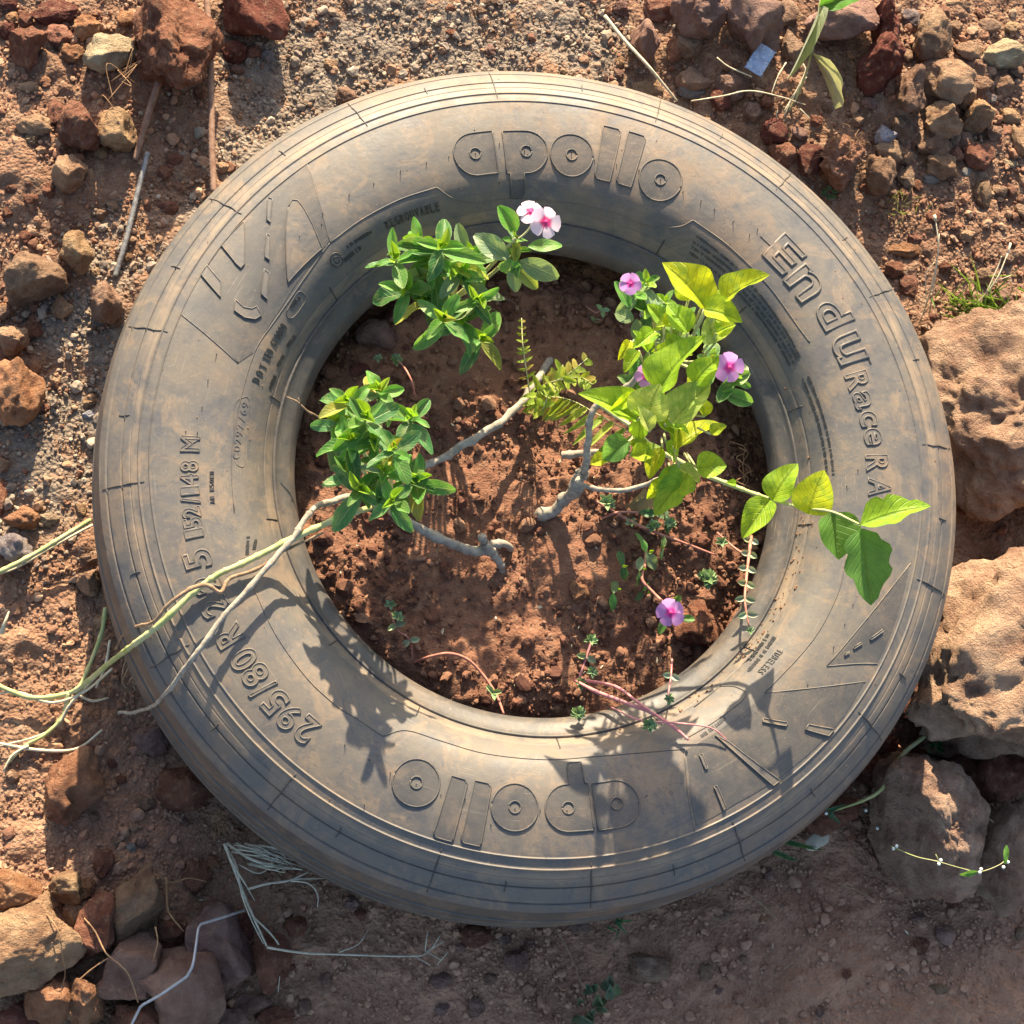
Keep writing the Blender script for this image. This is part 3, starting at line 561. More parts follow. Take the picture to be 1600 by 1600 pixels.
# ------------------------------------------------------------------ tyre
tyre = empty('tyre', (0, 0, 0)); tag(tyre, 'large worn dusty truck tyre lying flat as a planter in the middle', 'tyre')
SEG = 540
def revolve(name, prof, mat, wob=0.0008):
    prof = np.array(prof); th = np.linspace(0, 2*np.pi, SEG, endpoint=False); n = len(prof)
    R = prof[:, 0][:, None]+0*th[None]; Zz = prof[:, 1][:, None]+0*th[None]
    wv = WB(th)[None]; Zz = Zz+wv
    V = np.stack([R*np.cos(th), R*np.sin(th), Zz], -1).reshape(-1, 3); i = np.arange(n*SEG).reshape(n, SEG); j = np.roll(i, -1, 1)
    return obj(name, fastmesh(name, V, np.stack([i[:-1].ravel(), j[:-1].ravel(), j[1:].ravel(), i[1:].ravel()], 1)), mat, tyre)
def groove(r, r0, wd, dp): return dp*np.exp(-((r-r0)/wd)**2)
rs = np.unique(np.concatenate([np.linspace(.3159, .512, 66)]+[np.linspace(c-.0032, c+.0032, 15) for c in (.455, .467, .4865, .5035, .477, .3255)])); rs = rs[(rs >= .3159) & (rs <= .512)]
dz = groove(rs, .455, .0009, .0013)+groove(rs, .467, .0010, .0016)-groove(rs, .4865, .0006, .0022)-groove(rs, .5035, .0008, .0022)-groove(rs, .477, .0005, .0008)-groove(rs, .3255, .0006, .0006)
WBON[0] = 0.0; pr = surf(np.zeros_like(rs), rs, dz); WBON[0] = 1.0; revolve('sidewall', [(p[0], p[2]) for p in pr], M_RUB)
tz = np.unique(np.concatenate([np.linspace(.042, .256, 40)]+[c+np.array([-.0062, -.0058, -.0045, 0, .0045, .0058, .0062]) for c in (.082, .126, .172, .216)]))[::-1]
tr_ = .5225-.0105*np.abs((tz-.149)/.107)**3
for c in (.082, .126, .172, .216): tr_ = tr_-.007*np.clip((.006-np.abs(tz-c))/.0012, 0, 1)
revolve('tread', [(a, b) for a, b in zip(tr_, tz)], M_TREAD)
lo = [(r, .298-float(Zp(r))) for r in np.linspace(.512, .3159, 40)]; revolve('lower_sidewall', lo, M_RUB)
bead = smooth_path([(.3159, .2540, 0), (.3146, .2551, 0), (.3130, .2552, 0), (.3116, .2538, 0), (.3100, .2518, 0), (.3065, .2488, 0), (.301, .2450, 0), (.2955, .2405, 0), (.291, .2330, 0), (.2885, .2255, 0), (.2880, .2200, 0), (.2900, .2150, 0), (.2960, .2130, 0), (.304, .2170, 0)], 4)
revolve('bead', [(p[0], p[1]) for p in bead], M_BEAD)
inn = smooth_path([(.304, .2170, 0), (.33, .245, 0), (.37, .268, 0), (.42, .274, 0), (.47, .258, 0), (.496, .21, 0), (.502, .149, 0), (.496, .09, 0), (.47, .04, 0), (.42, .024, 0), (.34, .04, 0), (.3159, .046, 0)], 3)
revolve('inner_liner', [(p[0], p[1]) for p in inn], M_BEAD)

def drape_bm(bm, th0, r0, h, cell=.006, low=-.0006):
    """flat bmesh in local (u clockwise, v outward) -> raised plate on the sidewall"""
    xs = [v.co.x for v in bm.verts]; ys = [v.co.y for v in bm.verts]
    for a, lo_, hi_ in ((0, min(xs), max(xs)), (1, min(ys), max(ys))):
        k = lo_+cell
        while k < hi_:
            co = Vector((k, 0, 0)) if a == 0 else Vector((0, k, 0)); no = Vector((1, 0, 0)) if a == 0 else Vector((0, 1, 0))
            bmesh.ops.bisect_plane(bm, geom=bm.verts[:]+bm.edges[:]+bm.faces[:], plane_co=co, plane_no=no, dist=1e-7); k += cell
    for f in bm.faces:
        if f.normal.z < 0: f.normal_flip()
    for v in bm.verts: v.co.z = h
    be = [e for e in bm.edges if len(e.link_faces) == 1]
    g = bmesh.ops.extrude_edge_only(bm, edges=be)['geom']
    for v in g:
        if isinstance(v, bmesh.types.BMVert): v.co.z = low
    co = np.array([v.co[:] for v in bm.verts]); w_ = surf(th0-co[:, 0]/r0, r0+co[:, 1], co[:, 2])
    for v, c in zip(bm.verts, w_): v.co = c
    bmesh.ops.recalc_face_normals(bm, faces=bm.faces); me = bpy.data.meshes.new('plate'); bm.to_mesh(me); bm.free(); return me
def poly_bm(loops):
    bm = bmesh.new(); es = []
    for lp in loops:
        vs = [bm.verts.new((a, b, 0)) for a, b in lp]; es += [bm.edges.new((vs[i], vs[(i+1) % len(vs)])) for i in range(len(vs))]
    bmesh.ops.triangle_fill(bm, edges=es, use_beauty=True); bm.normal_update(); return bm
def rim(loops, th0, r0, h, rad, closed=True):
    V = []; F = []
    for lp in loops:
        pts = []; L = list(lp)+([lp[0]] if closed else [])
        for (a, b), (c, d) in zip(L[:-1], L[1:]):
            k = max(1, int(math.hypot(c-a, d-b)/.004))
            for i in range(k): pts.append((a+(c-a)*i/k, b+(d-b)*i/k))
        pts.append(L[-1]); q = np.array(pts); v, f = tube(surf(th0-q[:, 0]/r0, r0+q[:, 1], h), rad, 5, len(V)); V += v; F += f
    return V, F
def join_mesh(me, V, F, name):
    b = bmesh.new(); b.from_mesh(me); vs = [b.verts.new(tuple(v)) for v in V]
    for f in F:
        try: b.faces.new([vs[i] for i in f]).smooth = True
        except ValueError: pass
    b.to_mesh(me); b.free(); me.name = name; return me
def arc(cx, cy, r, a0, a1, n=14): return [(cx+r*math.cos(math.radians(a0+(a1-a0)*i/n)), cy+r*math.sin(math.radians(a0+(a1-a0)*i/n))) for i in range(n+1)]
def logo_letter(ch, px, py, R):
    th0, r0 = pt(px, py)
    if ch == 'a': out = [(.95*R, R), *arc(0, 0, R, 90, 270, 20), (.95*R, -R)]; hole = True
    elif ch == 'p': out = [(-1.0*R, R), *arc(0, 0, R, 90, -90, 20), (-.12*R, -R), (-.12*R, -1.75*R), (-.22*R, -1.95*R), (-.85*R, -1.95*R), (-.85*R, -R), (-1.0*R, -R)]; hole = True
    elif ch == 'o': out = arc(0, 0, R, 0, 354, 42); hole = True
    else: out = [(-.40*R, 1.35*R), (.28*R, 1.35*R), (.40*R, 1.2*R), (.40*R, -1.3*R), (-.25*R, -1.3*R), (-.40*R, -1.15*R)]; hole = False
    out = list(dict.fromkeys((round(a, 7), round(b, 7)) for a, b in out)); loops = [out]
    if hole: loops.append(arc(0, 0, .26*R, 0, 342, 19))
    me = drape_bm(poly_bm(loops), th0, r0, .0007); V, F = rim(loops, th0, r0, .0008, .0010)
    me = join_mesh(me, V, F, 'raised_letter'); o = obj('raised_letter', me, M_RUBH, tyre)
    o['label'] = f'raised letter {ch} of the word apollo on the {"far" if py < 700 else "near"} side of the tyre'
for ch, x, y in (('a', 630, 712), ('p', 866, 700), ('o', 1077, 715), ('l', 1243, 708), ('l', 1350, 735), ('o', 1487, 832)): logo_letter(ch, 530+x*K, y*K, .0262)
for ch, x, y in (('a', 1285, 580), ('p', 1060, 600), ('o', 812, 597), ('l', 638, 622), ('l', 520, 600), ('o', 357, 483)): logo_letter(ch, 530+x*K, 1060+y*K, .0262)

GC = {}
def glyph(ch, shear=0.0, off=.018):
    if (ch, shear, off) in GC: return GC[(ch, shear, off)]
    out = []
    for rimmode in (False, True):
        cu = bpy.data.curves.new('g', 'FONT'); cu.body = ch; cu.size = 1.0; cu.shear = shear; cu.offset = off; cu.resolution_u = 5; cu.align_x = 'CENTER'
        if rimmode: cu.fill_mode = 'NONE'; cu.bevel_depth = .021; cu.bevel_resolution = 1
        o = bpy.data.objects.new('g', cu); COL.objects.link(o); dg = bpy.context.evaluated_depsgraph_get(); dg.update()
        me = bpy.data.meshes.new_from_object(o.evaluated_get(dg)); out.append(([v.co[:] for v in me.vertices], [tuple(p.vertices) for p in me.polygons]))
        bpy.data.objects.remove(o); bpy.data.curves.remove(cu); bpy.data.meshes.remove(me)
    GC[(ch, shear, off)] = out; return out
def letter(ch, th0, r0, hgt, wid=None, rimw=True, h=.0008, shear=0.0, rot=0.0):
    (v, f), (v2, f2) = glyph(ch, shear, .018 if rimw else 0.0); a = np.array(v); x0, x1 = a[:, 0].min(), a[:, 0].max(); y0_, y1_ = a[:, 1].min(), a[:, 1].max()
    s = hgt/(y1_-y0_); sx = wid/(x1-x0) if wid else s; bm = bmesh.new()
    cr, sr = math.cos(rot), math.sin(rot)
    def T(p): x = (p[0]-(x0+x1)/2)*sx; y = (p[1]-(y0_+y1_)/2)*s; return (x*cr-y*sr, x*sr+y*cr)
    vs = [bm.verts.new((*T(p), 0)) for p in v]
    for q_ in f:
        try: bm.faces.new([vs[i] for i in q_])
        except ValueError: pass
    bmesh.ops.remove_doubles(bm, verts=bm.verts, dist=1e-6); bm.normal_update()
    me = drape_bm(bm, th0, r0, h, .009)
    if rimw and v2:
        b = np.array(v2); uv = np.array([T(p) for p in b]); w_ = surf(th0-uv[:, 0]/r0, r0+uv[:, 1], h+b[:, 2]*s); me = join_mesh(me, w_, f2, 'raised_letter')
    return me
def big_text(items, label):
    for ch, x, y, hgt, wid, rot in items:
        th0, r0 = pt(x, y); o = obj('raised_letter', letter(ch, th0, r0, hgt, wid, rot=math.radians(rot)), M_RUB, tyre); o['label'] = f'raised {label} {ch} on the sidewall'
big_text([('E', 1226, 397, .041, .036, 0), ('n', 1257, 443, .036, .036, 0), ('d', 1302, 490, .041, .033, 0), ('u', 1326, 545, .037, .034, 0), ('R', 1340, 595, .028, .021, 0), ('a', 1347, 626, .021, .021, 0), ('c', 1356, 655, .021, .018, 0), ('e', 1363, 683, .021, .020, 0),
          ('R', 1370, 724, .027, .020, 0), ('A', 1374, 762, .027, .022, 0)], 'letter')
big_text([('2', 478, 1140, .030, .019, 0), ('9', 452, 1120, .030, .019, 0), ('5', 430, 1097, .030, .019, 0), ('/', 411, 1077, .032, .010, 0), ('8', 399, 1054, .030, .019, 0), ('0', 381, 1030, .030, .019, 0), ('R', 357, 993, .030, .020, 0), ('2', 335, 948, .030, .019, 0), ('2', 323, 912, .030, .019, 0), ('5', 309, 874, .030, .020, 0),
          ('1', 303, 833, .020, .009, 0), ('5', 301, 817, .020, .012, 0), ('2', 299, 800, .020, .012, 0), ('/', 298, 782, .021, .008, 0), ('1', 297, 766, .020, .009, 0), ('4', 296, 749, .020, .013, 0), ('8', 296, 728, .020, .012, 0), ('M', 297, 693, .021, .018, 0)], 'figure')
th0, r0 = pt(1207, 381); bm = poly_bm([[(-.017, -.0035), (.012, -.0035), (.012, .0035), (-.017, .0035)]]); obj('raised_bar', drape_bm(bm, th0, r0, .0009), M_RUB, tyre)
def arc_text(s, p0, p1, hgt, h=.0009, mat=M_RUBD, fl=False):  # default dark material puts the letters' shadows into their colour
    t0, r0 = pt(*p0); t1, r1 = pt(*p1); n = len(s); bm = bmesh.new()
    d = (t1-t0+math.pi) % (2*math.pi)-math.pi
    for i, ch in enumerate(s):
        if ch == ' ': continue
        k = i/(n-1); th = t0+d*k; r = r0+(r1-r0)*k
        me = letter(ch, th, r, hgt, abs(d)*r0/n*.80, False, h, rot=math.pi if d > 0 else 0); bm.from_mesh(me); bpy.data.meshes.remove(me)
    me = bpy.data.meshes.new('small_lettering'); bm.to_mesh(me); bm.free(); o = obj('small_lettering', me, mat, tyre); o['label'] = 'small raised lettering '+s; return o
arc_text('REGROOVABLE', (605, 351), (683, 323), .0092, .0012); arc_text('DOT', (400, 594), (411, 573), .0085); arc_text('1F0 670000', (416, 560), (443, 510), .0085)
arc_text('TUBELESS', (1218, 1018), (1189, 1050), .0065); arc_text('CO297/69', (369, 712), (383, 632), .0075, .0006, M_RUB)
arc_text('A1 15018', (332, 784), (331, 738), .005)
def micro(p0, p1, hgt=.0026, mat=M_RUBD):
    t0, r0 = pt(*p0); t1, r1 = pt(*p1); d = (t1-t0+math.pi) % (2*math.pi)-math.pi; L = abs(d)*r0; u = 0; V = []; F = []
    while u < L:
        wd = random.uniform(.0010, .0019); k = u/L; th = t0+d*k; r = r0+(r1-r0)*k; hh = hgt*random.choice((1, 1, .75))
        for (a, b, z) in ((-1, -1, 0), (1, -1, 0), (1, 1, 0), (-1, 1, 0), (-1, -1, 1), (1, -1, 1), (1, 1, 1), (-1, 1, 1)):
            V.append(surf(th+a*wd/2/r0, r+b*hh/2, -.0004+z*.0011))
        o_ = len(V)-8; F += [tuple(o_+i for i in q_) for q_ in ((4, 5, 6, 7), (0, 1, 5, 4), (1, 2, 6, 5), (2, 3, 7, 6), (3, 0, 4, 7))]
        u += wd+.0008+(.0022 if random.random() < .17 else 0)
    obj('small_lettering', pymesh('small_lettering', V, F, False), mat, tyre)
C4 = lambda x, y: (1070+x*.2812, 350+y*.2812)
for a, b in (((70, 70), (290, 245)), ((50, 100), (285, 280)), ((40, 130), (275, 310)), ((30, 160), (230, 320)), ((375, 345), (640, 745)), ((350, 360), (625, 760)), ((325, 375), (605, 775)), ((300, 385), (585, 790)), ((685, 850), (825, 1400)), ((655, 865), (790, 1400)), ((1020, 750), (1035, 785))): micro(C4(*a), C4(*b))
for a, b in (((543, 385), (583, 361)), ((538, 407), (563, 387)), ((422, 606), (431, 585)), ((434, 572), (445, 552)), ((449, 541), (461, 524)), ((1210, 996), (1170, 1048)), ((1200, 992), (1168, 1035)), ((386, 865), (388, 838)), ((397, 857), (400, 842)), ((1133, 1122), (1096, 1150)), ((455, 480), (470, 462))): micro(a, b, .004)
def tline(pts, rad=.0008, mat=M_RUB, name='moulded_line', h=.0002, n=8):
    q_ = [pt(*p) for p in pts]; q3 = smooth_path([(math.cos(t)*r, math.sin(t)*r, 0) for t, r in q_], n); q3 = np.array(q3)
    path = surf(np.arctan2(q3[:, 1], q3[:, 0]), np.hypot(q3[:, 0], q3[:, 1]), h); v, f = tube(path, rad, 5); return obj(name, pymesh(name, v, f), mat, tyre)
B2 = lambda x, y: (530+x*K, y*K)
for l in ([(515, 380), B2(100, 1020), B2(280, 925), B2(450, 868)], [B2(450, 868), B2(520, 915), B2(620, 940), B2(760, 922), B2(900, 918)], [B2(900, 918), B2(1100, 942), B2(1280, 985), B2(1430, 1045), B2(1570, 1050), (1083, 344)],
          [(1083, 344), (1140, 385), (1200, 445), (1250, 515), (1265, 535)], [(1325, 860), (1310, 925), (1270, 1000), (1195, 1083)], [(530+5*K, 1060+140*K), (560, 1124), (598, 1150)], [(598, 1150), (635, 1141), (690, 1158), (760, 1178), (850, 1187), (930, 1182), (1000, 1176), (1070, 1170)],
          [(395, 915), (430, 990), (480, 1060), (530, 1107)], [(515, 380), (500, 400), (430, 500), (397, 552), (372, 640), (362, 720), (366, 800)],
          [(1125, 1072), (1150, 1073), (1165, 1088), (1120, 1125), (1070, 1155)], [(1125, 1072), (1085, 1105)], [(480, 257), (500, 320), (515, 380)], [(372, 568), (330, 530), (281, 490)],
          [(1195, 1083), (1280, 1074), (1352, 1065)], [(1423, 880), (1360, 960), (1292, 1041)], [(1292, 1041), (1340, 1037), (1371, 1037)], [(1085, 1300), (1075, 1240), (1069, 1175)]): tline(l, n=5, rad=.0007)
tline([(366, 718), (366, 640), (378, 622), (390, 632), (384, 720), (372, 727), (366, 718)], .0003); tline([(447, 488), (465, 457), (476, 460), (477, 470), (460, 494), (450, 496), (447, 488)], .0005)
th0, r0 = pt(525, 406); bm = poly_bm([arc(0, 0, .0072, 0, 340, 17)]); me = drape_bm(bm, th0, r0, .0016); obj('round_mould_mark', me, M_RUB, tyre); V, F = rim([arc(0, 0, .0072, 0, 340, 17), arc(0, 0, .0035, 0, 320, 8)], th0, r0, .0016, .0008); obj('round_mould_mark', pymesh('round_mould_mark', V, F), M_RUBD, tyre)
# hatched wedge panels and plain shapes on them
def panel(pts, h, mat, name):
    q_ = [pt(*p) for p in pts]; tm = math.atan2(sum(math.sin(t) for t, r in q_), sum(math.cos(t) for t, r in q_)); rm = .41
    lp = [(-(((t-tm+math.pi) % (2*math.pi))-math.pi)*rm, r-rm) for t, r in q_]
    o = obj(name, drape_bm(poly_bm([lp]), tm, rm, h, .008), mat, tyre)
    if name == 'raised_motif': V, F = rim([lp], tm, rm, h+.0001, .0007); join_mesh(o.data, V, F, 'raised_motif')
    return o
A1 = lambda x, y: (270+x*.1625, 250+y*.1625)
panel([(481, 257), (497, 300), (514, 378), (480, 420), (440, 480), (398, 550), (373, 567), (330, 530), (281, 490), (300, 455), (320, 425), (350, 385), (400, 330), (440, 290)], .0005, M_RUBH, 'hatched_panel')
for s in ([A1(690, 590), A1(700, 800), A1(690, 1000), A1(655, 1045), A1(610, 1000), A1(540, 910), A1(470, 825), A1(560, 720)], [A1(915, 370), A1(960, 380), A1(938, 605), A1(905, 580)], [A1(905, 710), A1(940, 735), A1(930, 965), A1(885, 935)],
          [A1(880, 1050), A1(925, 1090), A1(905, 1345), A1(850, 1290)], [A1(330, 1015), A1(465, 1180), A1(462, 1325), A1(275, 1105)], [A1(600, 1345), A1(680, 1420), A1(760, 1435), A1(805, 1410), A1(850, 1495), A1(790, 1535), A1(690, 1520), A1(590, 1450)],
          [A1(1110, 460), A1(1150, 390), A1(1200, 395), A1(1260, 470), A1(1340, 620), A1(1435, 850), A1(1260, 1010), A1(1105, 1180), A1(1090, 900), A1(1088, 640)]): panel(s, .0018, M_RUB, 'raised_motif')
panel([(1421, 882), (1405, 905), (1360, 962), (1294, 1040), (1340, 1037), (1370, 1036), (1392, 990), (1410, 935)], .0005, M_RUBH, 'hatched_panel')
panel([(1197, 1083), (1280, 1075), (1350, 1066), (1318, 1120), (1270, 1172), (1210, 1220), (1150, 1255), (1088, 1290), (1078, 1240), (1072, 1172), (1110, 1150), (1150, 1122)], .0005, M_RUBH, 'hatched_panel')
A6 = lambda x, y: (1040+x*.2875, 860+y*.2875)
for s in ([A6(530, 912), A6(663, 935), A6(655, 955), A6(528, 932)], [A6(775, 945), A6(915, 970), A6(885, 1008), A6(757, 972)], [A6(270, 1005), A6(340, 1040), A6(622, 1248), A6(585, 1278)], [A6(183, 1110), A6(200, 1108), A6(228, 1185), A6(215, 1192)], [A6(262, 1282), A6(278, 1278), A6(328, 1395), A6(315, 1412)],
          [A6(1108, 480), A6(1175, 430), A6(1180, 440), A6(1115, 488)], [A6(1018, 528), A6(1060, 500), A6(1066, 508), A6(1022, 537)], [A6(970, 568), A6(995, 550), A6(998, 557), A6(974, 573)]): panel(s, .0018, M_RUB, 'raised_motif')
# mould fins across the shoulder and over the bead
for k in range(32):
    a = math.radians(5+k*11.25+random.uniform(-1.5, 1.5)); r1, r2 = (.461, .5085) if k % 2 == 0 else (.481, .493)
    rr_ = np.linspace(r1, r2, 12); path = surf(a+.004*np.sin(rr_*300)*random.uniform(-.4, .4), rr_, .0004); v, f = tube(path, [.0004, .0009, .0007, .0004], 5, wob=.3); obj('mould_fin', pymesh('mould_fin', v, f), M_RUBD, tyre)
for k in range(14):
    a = math.radians(12+k*360/14+random.uniform(-3, 3)); rr_ = np.linspace(.3165, .330, 6); v, f = tube(surf(a, rr_, .0003), .0007, 5, wob=.3); obj('mould_fin', pymesh('mould_fin', v, f), M_RUBD, tyre)
its = []
HA = [B2(*q_) for q_ in ((45, 905), (160, 850), (283, 797), (403, 757), (508, 728), (742, 665), (740, 850), (965, 700), (1183, 740), (1285, 760), (1388, 790), (1077, 710), (858, 700), (630, 712), (1487, 832))]+[(1060+x*K, y*K) for x, y in ((20, 890), (105, 930), (168, 970), (252, 1030), (330, 1090), (367, 1060))]
HA += [(x*K, 530+y*K) for x, y in ((1003, 70), (963, 190), (935, 318), (860, 425), (915, 435))]+[(530+x*K, 1060+y*K) for x, y in ((238, 435), (470, 540), (583, 560), (693, 585), (930, 610), (1420, 545), (1515, 505), (357, 490), (812, 605), (1053, 612), (1295, 575), (117, 588), (700, 680), (140, 375), (25, 310))]
HA += [(1333, 945), (1303, 1010), (1262, 1070), (1320, 975), (1340, 735), (1322, 760), (468, 369), (505, 335), (503, 352)]
for x, y in HA:
    t, r = pt(x, y); b = surf(t, r, 0); l = random.uniform(.002, .0055); tip = b+np.array([random.uniform(-.3, .3)*l, random.uniform(-.3, .3)*l, l]); its.append(([b, (b+tip)/2+random.uniform(-.0004, .0004), tip], [.0006, .0005, .0003]))
tag(obj('vent_spews', tubes_mesh('vent_spews', its, 5), M_RUBD, tyre), kind='stuff')
# dirt crumbs along the bead groove at the right
dp = []; 
for i in range(90):
    a = random.gauss(-.55, .28); r = random.gauss(.322, .004); dp.append(surf(a, max(.317, r), .0005))
for i in range(120):
    a = random.uniform(-3.14, 3.14); dp.append(surf(a, random.uniform(.33, .5), .0003))
dp = np.array(dp); tag(grains('dirt_crumbs', dp, rng.uniform(.0006, .0019, len(dp))*np.where(np.arange(len(dp)) < 90, 1, .5), np.tile((.22, .12, .07), (len(dp), 1))*rng.uniform(.7, 1.3, (len(dp), 1)), 1, M_GRAIN, 3), 'dirt crumbs lying in the bead groove and on the tyre sidewall', 'dirt', kind='stuff')

# ------------------------------------------------------------------ leaves
def leaf_mesh(name, prof, nv, nu, fold, droop, wave=0, cup=0, seed=0, bite=0, twist=0):
    r = random.Random(seed); V = []; UV = []; F = []
    for i in range(nv+1):
        v = i/nv; wd = prof(v)
        for j in range(nu+1):
            u = j/nu; s = 2*u-1; b = 1-bite*max(0, math.sin(v*19+seed+s)) if abs(s) > .9 else 1
            x = s*wd/2*b; z = fold*abs(x)-droop*v*v+cup*x*x*2+wave*math.sin(v*9+seed)*abs(s)*.5*wd*(1 if s > 0 else -.8)
            a = twist*v; V.append((x*math.cos(a)-z*math.sin(a), v, x*math.sin(a)+z*math.cos(a))); UV.append((u, v))
    for i in range(nv):
        for j in range(nu):
            a = i*(nu+1)+j; F.append((a, a+1, a+nu+2, a+nu+1))
    me = pymesh(name, V, F); uvl = me.uv_layers.new(name='UVMap')
    for l in me.loops: uvl.data[l.index].uv = UV[l.vertex_index]
    return me
pw = lambda v: max(.02, math.sin(math.pi*v**1.02)**.58) if 0 < v < 1 else (.12 if v == 0 else .20)
pb = lambda v: .05 if v <= 0 else .02 if v >= 1 else max(.05, math.sin(math.pi*v**.70)**.68)
po = lambda v: .12 if v <= 0 else .1 if v >= 1 else math.sin(math.pi*v)**.5
pf = lambda v: .5 if v <= 0 else .06 if v >= 1 else .95*(1-.65*v**2)
PWL = [leaf_mesh('leaf', pw, 7, 4, random.uniform(.1, .6), random.uniform(-.1, .42), wave=random.uniform(0, .2), seed=i, twist=random.uniform(-.45, .45)) for i in range(12)]
PWY = [leaf_mesh('leaf', pw, 6, 4, random.uniform(.5, .9), random.uniform(-.15, .1), seed=i+20) for i in range(4)]
BGL = [leaf_mesh('leaf', pb, 12, 6, random.uniform(.15, .6), random.uniform(.05, .4), wave=random.uniform(.08, .2), seed=i+40, bite=(.25 if i in (4, 5) else 0), twist=random.uniform(-.3, .3)) for i in range(7)]
SUL = [leaf_mesh('leaf', po, 5, 4, .3, .05, cup=.3, seed=i+60) for i in range(3)]
FEL = [leaf_mesh('leaflet', pf, 5, 2, .15, .12, seed=i+70, wave=.1) for i in range(3)]
DRL = [leaf_mesh('leaf', pb, 9, 4, 1.1, .3, wave=.2, seed=i+80, twist=.7) for i in range(2)]
for L, m in ((PWL, M_LEAF), (PWY, M_LEAF), (BGL, M_BIG), (SUL, M_SUCC), (FEL, M_FERN), (DRL, M_DRY)):
    for me in L: me.materials.append(m)
def jit(c, v=.15): s = 1+random.uniform(-v, v); return (c[0]*s*random.uniform(.9, 1.12), c[1]*s, c[2]*s*random.uniform(.8, 1.2), 1)
def put_leaf(parent, me, base, tip, width, up=(0, 0, 1), color=(.05, .15, .03), name='leaf', roll=0):
    base = Vector(base); tip = Vector(tip); y = tip-base; L = y.length; y.normalize(); up = Vector(up); z = up-y*up.dot(y)
    if z.length < 1e-4: z = Vector((0, -1, .2))-y*Vector((0, -1, .2)).dot(y)
    z.normalize(); x = y.cross(z)
    if roll: q_ = Quaternion(y, roll); x = q_ @ x; z = q_ @ z
    M = Matrix(((x.x*width, y.x*L, z.x*L, base.x), (x.y*width, y.y*L, z.y*L, base.y), (x.z*width, y.z*L, z.z*L, base.z), (0, 0, 0, 1)))
    o = bpy.data.objects.new(name, me); COL.objects.link(o); o.parent = parent; o.matrix_parent_inverse = PINV[parent.name]; o.matrix_basis = M; o.color = color; return o
DK = (.085, .245, .070); MD = (.14, .36, .06); YG = (.36, .60, .04); PALE = (.26, .38, .19)
def rosette(parent, c, axis, L, n=4, yaw=None, wide=.42, pale=.15, sag=1.0):
    """decussate pairs round a shoot tip"""
    c = np.array(c, float); ax_ = Vector(axis).normalized(); a = Vector((1, .2, 0)); a = (a-ax_*a.dot(ax_)).normalized(); b = ax_.cross(a); yaw = random.uniform(0, 3.14) if yaw is None else yaw
    for k in range(n):
        f = k/(n-1); ln = L*(1.0-.68*f)*random.uniform(.8, 1.15); op = math.radians(98*sag-68*f+random.uniform(-8, 8))
        for s in (0, 1):
            an = yaw+k*math.pi/2+s*math.pi+random.uniform(-.22, .22); d = (a*math.cos(an)+b*math.sin(an))*math.sin(op)+ax_*math.cos(op)
            base = Vector(c)-ax_*(.012*(1-f)); tip = base+d*ln; rr_ = random.random()
            col = YG if f > .6 else MD if f > .3 else (PALE if rr_ < pale else DK if rr_ < .7 else MD)
            put_leaf(parent, random.choice(PWY if f > .7 else PWL), base, tip, ln*wide*random.uniform(.88, 1.12), ax_ if op > .5 else (a*math.cos(an)+b*math.sin(an))*-1+ax_*.5, jit(col if random.random() > .04 else (.45, .42, .06), .24), roll=random.uniform(-.5, .5))
def stem(parent, pts, rad, mat, name='stem', n=5, wob=.1, sides=7):
    path = smooth_path(pts, n)
    if len(path) > 8 and mat in (M_WOOD, M_STEMG, M_TWIG):
        path = np.array(smooth_path(pts, n*3)); m = len(path); L = np.concatenate([[0], np.cumsum(np.linalg.norm(np.diff(path, axis=0), axis=1))])
        rr = np.interp(np.linspace(0, 1, m), np.linspace(0, 1, len(rad)), rad) if hasattr(rad, '__len__') else np.full(m, rad); sp_ = random.uniform(.022, .034)
        ph = (L+.01*np.sin(L*40)) % sp_; rad = list(rr*(1+.28*np.exp(-((ph-sp_/2)/.0022)**2)+.10*fbm(np.stack([L*90, L*0, L*0], 1), 2, random.randint(0, 99)))); wob = .03
        if mat is not M_STEMG: path = path+np.stack([fbm(np.stack([L*45, L*0+k*9., L*0], 1), 2, 5) for k in range(3)], 1)*(np.array(rad)*.35)[:, None]
    v, f = tube(path, rad, sides, wob=wob); return obj(name, pymesh(name, v, f), mat, parent)
